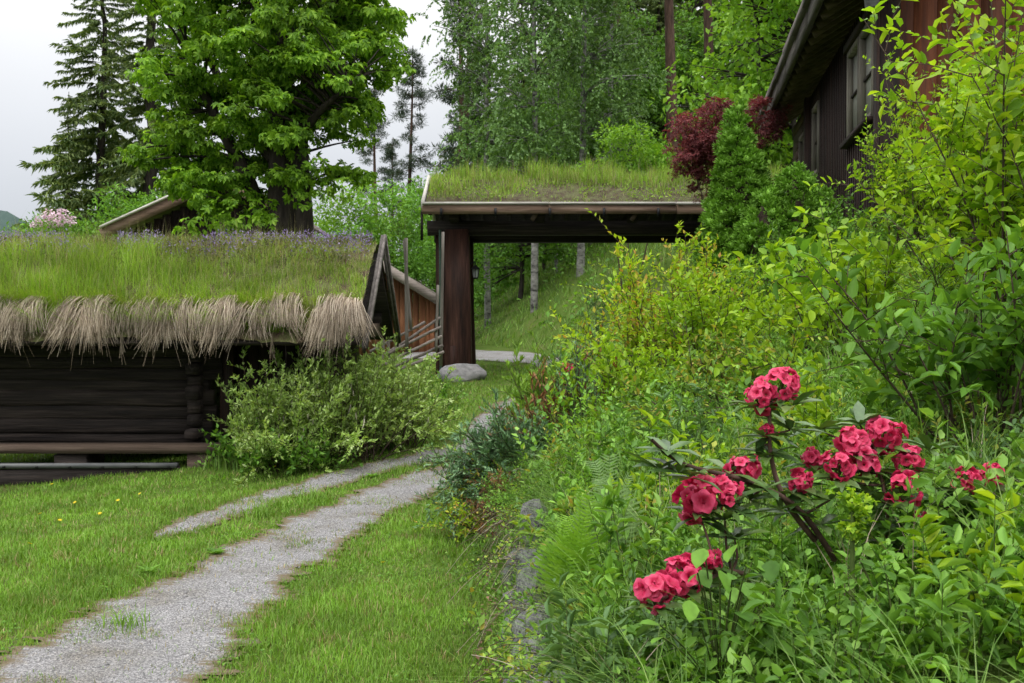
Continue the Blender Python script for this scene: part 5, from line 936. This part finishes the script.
for (n, y0, y1, h0, h1, w, nm, lab, mt) in ((620, 1.3, 5.5, .22, .5, .0045, 'long_grass', 'long arching grass on the near bank', 'long_grass'), (1200, 5.2, 14, .25, .55, .007, 'tall_grass', 'long grass on the upper bank', 'long_grass'), (200, 2.4, 8, .15, .45, .003, 'straw_stalks', 'dry straw stalks tangled in the bank', 'straw')):
    p = nofern(pz_(bank_points(n, y0, y1), 1.6, 3, .3)); k = 15; rep = np.repeat(np.arange(len(p)), k); q2 = p[rep] + np.c_[rng.normal(0, .035, (len(rep), 2)), np.zeros(len(rep))]; V, T = blades(q2, R(h0, h1, len(rep)), w * R(.6, 1.3, len(rep)), R(.2, 1.3, len(rep)), seg=3); Geo().add(V, T).build(nm, M[mt], kind='stuff', label=lab, category='grass')
# dead straw and trailing stems hanging over the stone wall
y = R(2.6, 8, 420); y = np.where((y > 3.6) & (y < 5.6) & (R(0, 1, 420) < .6), y + 2.5, y); p0 = np.c_[wall_x(y) + R(.05, .25, 420), y, np.full(420, .47)]; p0[:, 2] = np.maximum(ground_z(p0[:, 0], y), .38); Dd = unit(np.c_[R(-1, .1, 420), rng.normal(0, .8, 420), R(.1, .6, 420)]); S = shoots(p0, Dd, R(.15, .45, 420), 8, .9, .2); Geo().add(*tubes(S, .0016, 3)).build('hanging_straw', M['straw'], kind='stuff', label='dead straw hanging over the stone wall', category='dry grass')
y = R(2.6, 9, 260); y = np.where((y > 3.8) & (y < 5.8) & (R(0, 1, 260) < .75), y + 3, y); p0 = np.c_[wall_x(y) + R(.02, .2, 260), y, np.full(260, .45)]; S = shoots(p0, unit(np.c_[R(-1, 0, 260), rng.normal(0, .5, 260), R(0, .7, 260)]), R(.12, .35, 260), 8, .7, .15); g = Geo().add(*tubes(S, .0016, 3)); V, T = leafy(S, 12, LO(.5), .028, .1); g.add(V, T, 1); g.build('trailing_herbs', [M['twig'], M['bilberry']], kind='stuff', label='small-leaved herbs trailing over the stone wall', category='undergrowth')
y = R(2.8, 8.5, 700); p = np.c_[wall_x(y) - R(-.02, .25, 700) ** 1.3, y]; V, T = put(LO(.6), np.c_[p, ground_z(p[:, 0], p[:, 1]) + R(.01, .05, 700)], rdir(700) * [1, 1, .2], unit(rdir(700) * .4 + [0, 0, 1.]), R(.02, .05, 700)); Geo().add(V, T).build('fallen_leaves', M['dead_leaf'], kind='stuff', label='brown fallen leaves along the foot of the wall', category='dead leaves')
y = R(2.8, 9, 900); y = np.where((y > 3.6) & (y < 5.8) & (R(0, 1, 900) < .85), 9.2 - .3 * y, y); p = np.c_[wall_x(y) - np.abs(rng.normal(0, .12, 900)), y]; q2 = np.c_[p, ground_z(p[:, 0], p[:, 1])]; S = shoots(q2, unit(np.c_[rng.normal(0, .4, (900, 2)), np.ones(900)]), R(.04, .14, 900), 6, .1, .1); g = Geo().add(*tubes(S, .0012, 3)); V, T = leafy(S, 8, LO(.6), .024, .2); g.add(V, T, 1); g.build('wall_foot_herbs', [M['twig_green'], M['weed']], kind='stuff', label='low herbs along the foot of the stone wall', category='undergrowth')

# plants crowding the top of the wall and hanging over it
y = R(2.3, 9.5, 2600); p = np.c_[wall_x(y) + R(.0, .42, 2600), y]; p = np.c_[p, np.maximum(ground_z(p[:, 0], y), .43)]; p = nofern(p[(R(0, 1, 2600) < np.where((y > 3.4) & (y < 6.0), .06, 1)) & (pnoise(p, 3.3, 9) > .4)]); n = len(p); S = shoots(p, unit(np.c_[rng.normal(-.75, .4, n), rng.normal(-.1, .4, n), R(.5, 1, n)]), R(.10, .30, n), 7, .45, .1); g = Geo().add(*tubes(S, .0017, 3)); V, T = leafy(S, 11, HI(.45), .028, .1); g.add(V, T, 1); g.build('wall_top_herbs', [M['twig_green'], M['weed']], kind='stuff', label='leafy herbs leaning over the top of the stone wall', category='undergrowth')
y = R(2.3, 9.5, 2600); p = np.c_[wall_x(y) + R(.16, .38, 2600), y]; p = np.c_[p, np.maximum(ground_z(p[:, 0], y), .38)]; V, T = blades(p, R(.12, .36, 2600), .0035, R(.5, 1.5, 2600), az=rng.normal(3.4, .9, 2600), seg=4); Geo().add(V, T).build('wall_top_grass', M['long_grass'], kind='stuff', label='grass arching over the edge of the stone wall', category='grass')
for k, (u, y, hh, mt, lab) in enumerate(((640, 3.6, .5, 'weed', 'tall leafy herb right of the pale fern'), (672, 4.4, .6, 'fresh', 'slender bright herb behind the big crimson flower head'), (610, 5.6, .6, 'mid', 'tall dark herb below the golden shrub'), (700, 5.2, .6, 'weed2', 'tall grey-green herb above the bare rhododendron branch'), (820, 4.4, .55, 'fresh', 'bright upright herb behind the right flower heads'), (900, 4.2, .6, 'weed', 'tall herb behind the rhododendron under the big shrub'), (1000, 2.5, .45, 'fresh', 'bright narrow-leaved herb at the right edge'), (955, 2.3, .35, 'weed', 'leafy herb in the bottom right corner'), (560, 5.0, .45, 'bilberry', 'yellowish herb behind the upright fern'), (535, 6.0, .4, 'fresh', 'bright herb on the wall beside the juniper'), (600, 2.9, .4, 'weed2', 'grey-green herb at the bottom edge above the wall'), (820, 2.35, .36, 'mid', 'dark leafy herb at the bottom between the seedlings'))):
    shoot_bush('tall_herb', lab, B(u, y), 9, .10, (hh * .55, hh), .35, HI(.32, .1, .25), .065 if y < 5 else .06, mt, side=3, per=7, category='herb', stem='twig_green', sidelen=.14, r0=.003, ldroop=.2)
# rhododendron: bare branches, leaf whorls, flower trusses of single florets
RO = gb(.84, 3.05, -.03); rh = thing('rhododendron', 'straggly rhododendron with crimson-pink flower heads in the lower right', 'shrub', RO)
tr_ = [(760, 397, 3.0, .045), (782, 386, 3.02, .05), (700, 500, 2.8, .062), (722, 492, 2.82, .05), (742, 470, 2.9, .045), (655, 592, 2.62, .055), (684, 578, 2.66, .05), (838, 468, 3.0, .046), (852, 443, 3.06, .05), (884, 436, 3.1, .055), (866, 462, 3.04, .04), (906, 462, 3.08, .045), (903, 490, 2.98, .048), (800, 482, 3.0, .036), (812, 458, 3.1, .034), (968, 482, 3.05, .042), (990, 476, 3.1, .04), (768, 432, 3.0, .025), (712, 560, 2.75, .03), (920, 520, 3.0, .025)]
Lf = [Geo().add(*leaf_hi(w, .05, dr, .6)).mesh('leaf', M['rhodo_leaf'], True) for w, dr in ((.3, .1), (.34, .22), (.27, .3))]
def petal_cup():
    g = Geo(); 
    for k in range(5):
        a = k * 1.2566; t = np.linspace(0, 1, 5); r = .12 + .75 * t ** 1.3; z = t * .8 - .5 * t ** 3; w = np.array([.1, .2, .34, .40, .17]); c, s = math.cos(a), math.sin(a); V = []
        for i in range(5):
            for e in (-1, 0, 1): x, y_ = r[i] - .06 * abs(e), e * w[i]; V.append([x * c - y_ * s, x * s + y_ * c, z[i] + .10 * abs(e) * (1 if i < 4 else 0) + .09 * math.sin(7 * e + 2.3 * i + 1.7 * k)])
        Q = [[3 * i + e, 3 * i + e + 1, 3 * i + e + 4, 3 * i + e + 3] for i in range(4) for e in (0, 1)]; g.add(V, Q)
    return g.mesh('floret', M['floret'], True)
FLO = petal_cup()
g = Geo(); node_pts = [at(800, 560, 3.0), at(790, 520, 3.0), at(775, 495, 2.97), at(760, 470, 2.97)]; tips = [np.array(at(u, v, y)) - [0, 0, s * .7] for u, v, y, s in tr_]
ext = [at(u, v, y) for u, v, y in ((660, 470, 2.75), (668, 452, 2.72), (735, 540, 2.8), (750, 500, 2.9), (940, 500, 3.1), (880, 500, 3.0), (830, 500, 2.95), (770, 455, 3.0), (790, 430, 3.05), (860, 425, 3.15), (930, 450, 3.2), (960, 505, 3.0), (725, 520, 2.8), (700, 590, 2.7), (820, 430, 3.15))]
roots = [RO + [0, 0, 0], RO + [.25, .05, .08], RO + [-.1, -.1, 0]]
bare_limb = poly([at(835, 560, 3.0), at(800, 505, 2.95), at(745, 478, 2.85), at(700, 470, 2.78), at(668, 462, 2.72), at(652, 440, 2.7)], 14); br2 = poly([at(815, 540, 3.0), at(786, 505, 2.95), at(772, 470, 2.96), at(768, 430, 3.0), at(771, 402, 3.0)], 12); br3 = poly([RO + [.3, .05, .1], at(890, 520, 3.0), at(880, 470, 3.05), at(875, 445, 3.1)], 12); br4 = poly([RO + [.35, 0, .1], at(930, 520, 3.0), at(970, 490, 3.05)], 10); br5 = poly([RO + [-.1, -.1, .0], at(745, 560, 2.8), at(700, 585, 2.7), at(660, 600, 2.62)], 10)
main = [bare_limb, br2, br3, br4, br5]
for P in main: V, Q = tubes((P - RO)[None], np.linspace(.010, .005, len(P))[None], 7); Geo().add(V, Q).build('branch', M['bark_red'], rh, True)
allp = np.concatenate(main)
for tp in tips + ext:
    j = (np.linalg.norm(allp - tp, axis=1) + np.maximum(0, allp[:, 2] - tp[2])).argmin(); P = poly([allp[j], (allp[j] + tp) / 2 + [R(-.02, .02), 0, -.01], tp], 8); V, Q = tubes((P - RO)[None], np.linspace(.005, .003, 8)[None], 5); Geo().add(V, Q).build('twig', M['bark_red'], rh)
def whorl(c, n, L_, up=.25):
    n += 2
    a0 = R(0, 6)
    for k in range(n):
        a = a0 + k * 2.399; L2 = L_ * R(.75, 1.15); link('leaf', Lf[rng.integers(3)], rh, tuple(c - RO), (R(-.25, .5) + up, R(-.3, .3), a), L2)
for (u, v, y, s), tp in zip(tr_, tips):
    whorl(np.array(tp), 7, .105, -.05)
    c = np.array(at(u, v, y)); ped = Geo(); dirs = unit(rdir(80) + [0, -.35, .35]); sel = [dirs[0]]
    for d in dirs[1:]:
        if len(sel) < 20 and min(np.linalg.norm(d - e) for e in sel) > .32: sel.append(d)
    ps = np.array([poly([tp, c + d * s * .35], 4) for d in sel]); V, Q = tubes(ps - RO, .0016, 3); tt_ = ped.add(V, Q).build('flower_truss', M['twig_green'], rh)
    for d in sel:
        rt = Vector(d + rng.normal(0, .35, 3)).to_track_quat('Z', 'Y').to_euler(); rt.rotate_axis('Z', R(0, 6)); link('floret', FLO, tt_, tuple(c + d * s * R(.45, .95) - RO), rt, s * .58 * R(.6, 1.2))
for tp in ext: whorl(np.array(tp), 8, .11, .2)
for P in main:
    for tp in P[2::2]: whorl(tp + rng.normal(0, .035, 3), 4, .105, .15)
# broad lime leaves of a seedling below the flowers, each leaf a part
def broad_plant(label, loc, leaves, mat):
    r = thing('broad_leaved_seedling', label, 'plant', loc); me = Geo().add(*leaf_hi(.8, .06, .18, .42)).mesh('leaf', M[mat], True)
    for (u, v, y, L_) in leaves:
        c = np.array(at(u, v, y)); V, Q = tubes(poly([(0, 0, 0), (c - loc) * [.6, .6, .7], c - loc], 7)[None], .0022, 4); Geo().add(V, Q).build('stalk', M['twig_green'], r); link('leaf', me, r, tuple(c - loc), (R(-.7, .35), R(-.55, .55), math.atan2(-(c - loc)[0], (c - loc)[1] - .15) + R(-1.2, 1.2)), L_ * .78)
EXTRA = [(R(640, 800), R(555, 640), R(2.35, 2.6), R(.045, .065)) for k in range(10)]
sl_ = gb(.55, 2.62, 0); broad_plant('seedling with broad lime-green leaves below the crimson flowers', sl_, EXTRA + [(704, 548, 2.5, .08), (735, 545, 2.55, .085), (770, 560, 2.6, .09), (720, 570, 2.45, .085), (745, 582, 2.5, .08), (690, 600, 2.4, .075), (765, 590, 2.5, .08), (715, 620, 2.4, .08), (740, 612, 2.45, .08), (775, 615, 2.5, .08), (700, 570, 2.55, .07), (752, 562, 2.6, .075), (660, 625, 2.4, .07), (790, 580, 2.65, .08)], 'mid')
s2 = gb(.97, 2.5, 0); broad_plant('seedling with broad mid-green leaves at the bottom right of the bank', s2, [(900, 590, 2.4, .07), (930, 600, 2.4, .07), (870, 605, 2.35, .065), (915, 575, 2.5, .06), (885, 570, 2.5, .06), (845, 590, 2.4, .06), (950, 580, 2.5, .07), (860, 560, 2.55, .06)], 'mid')
# upright lobed herb with a thick stalk in front of the rhododendron
ag = thing('angelica_stalk', 'upright pale stalk with ruffled bright leaves before the rhododendron', 'herb', at(852, 600, 2.6)); c0 = np.array(ag.location); P = poly([c0 * 1, at(852, 560, 2.6), at(853, 500, 2.6)], 8) - c0; Geo().add(*tubes(P[None], np.linspace(.008, .005, 8)[None], 7)).build('stem', M['twig_green'], ag, True)
S = shoots(np.repeat(P[4:], 6, 0), unit(np.c_[rng.normal(0, .8, (24, 2)), R(.3, 1.2, 24)]), R(.03, .08, 24), 6, .2, .1); V, T = leafy(S, 8, trefoil(.8), .016, .2); Geo().add(V, T).build('foliage', M['fresh'], ag)
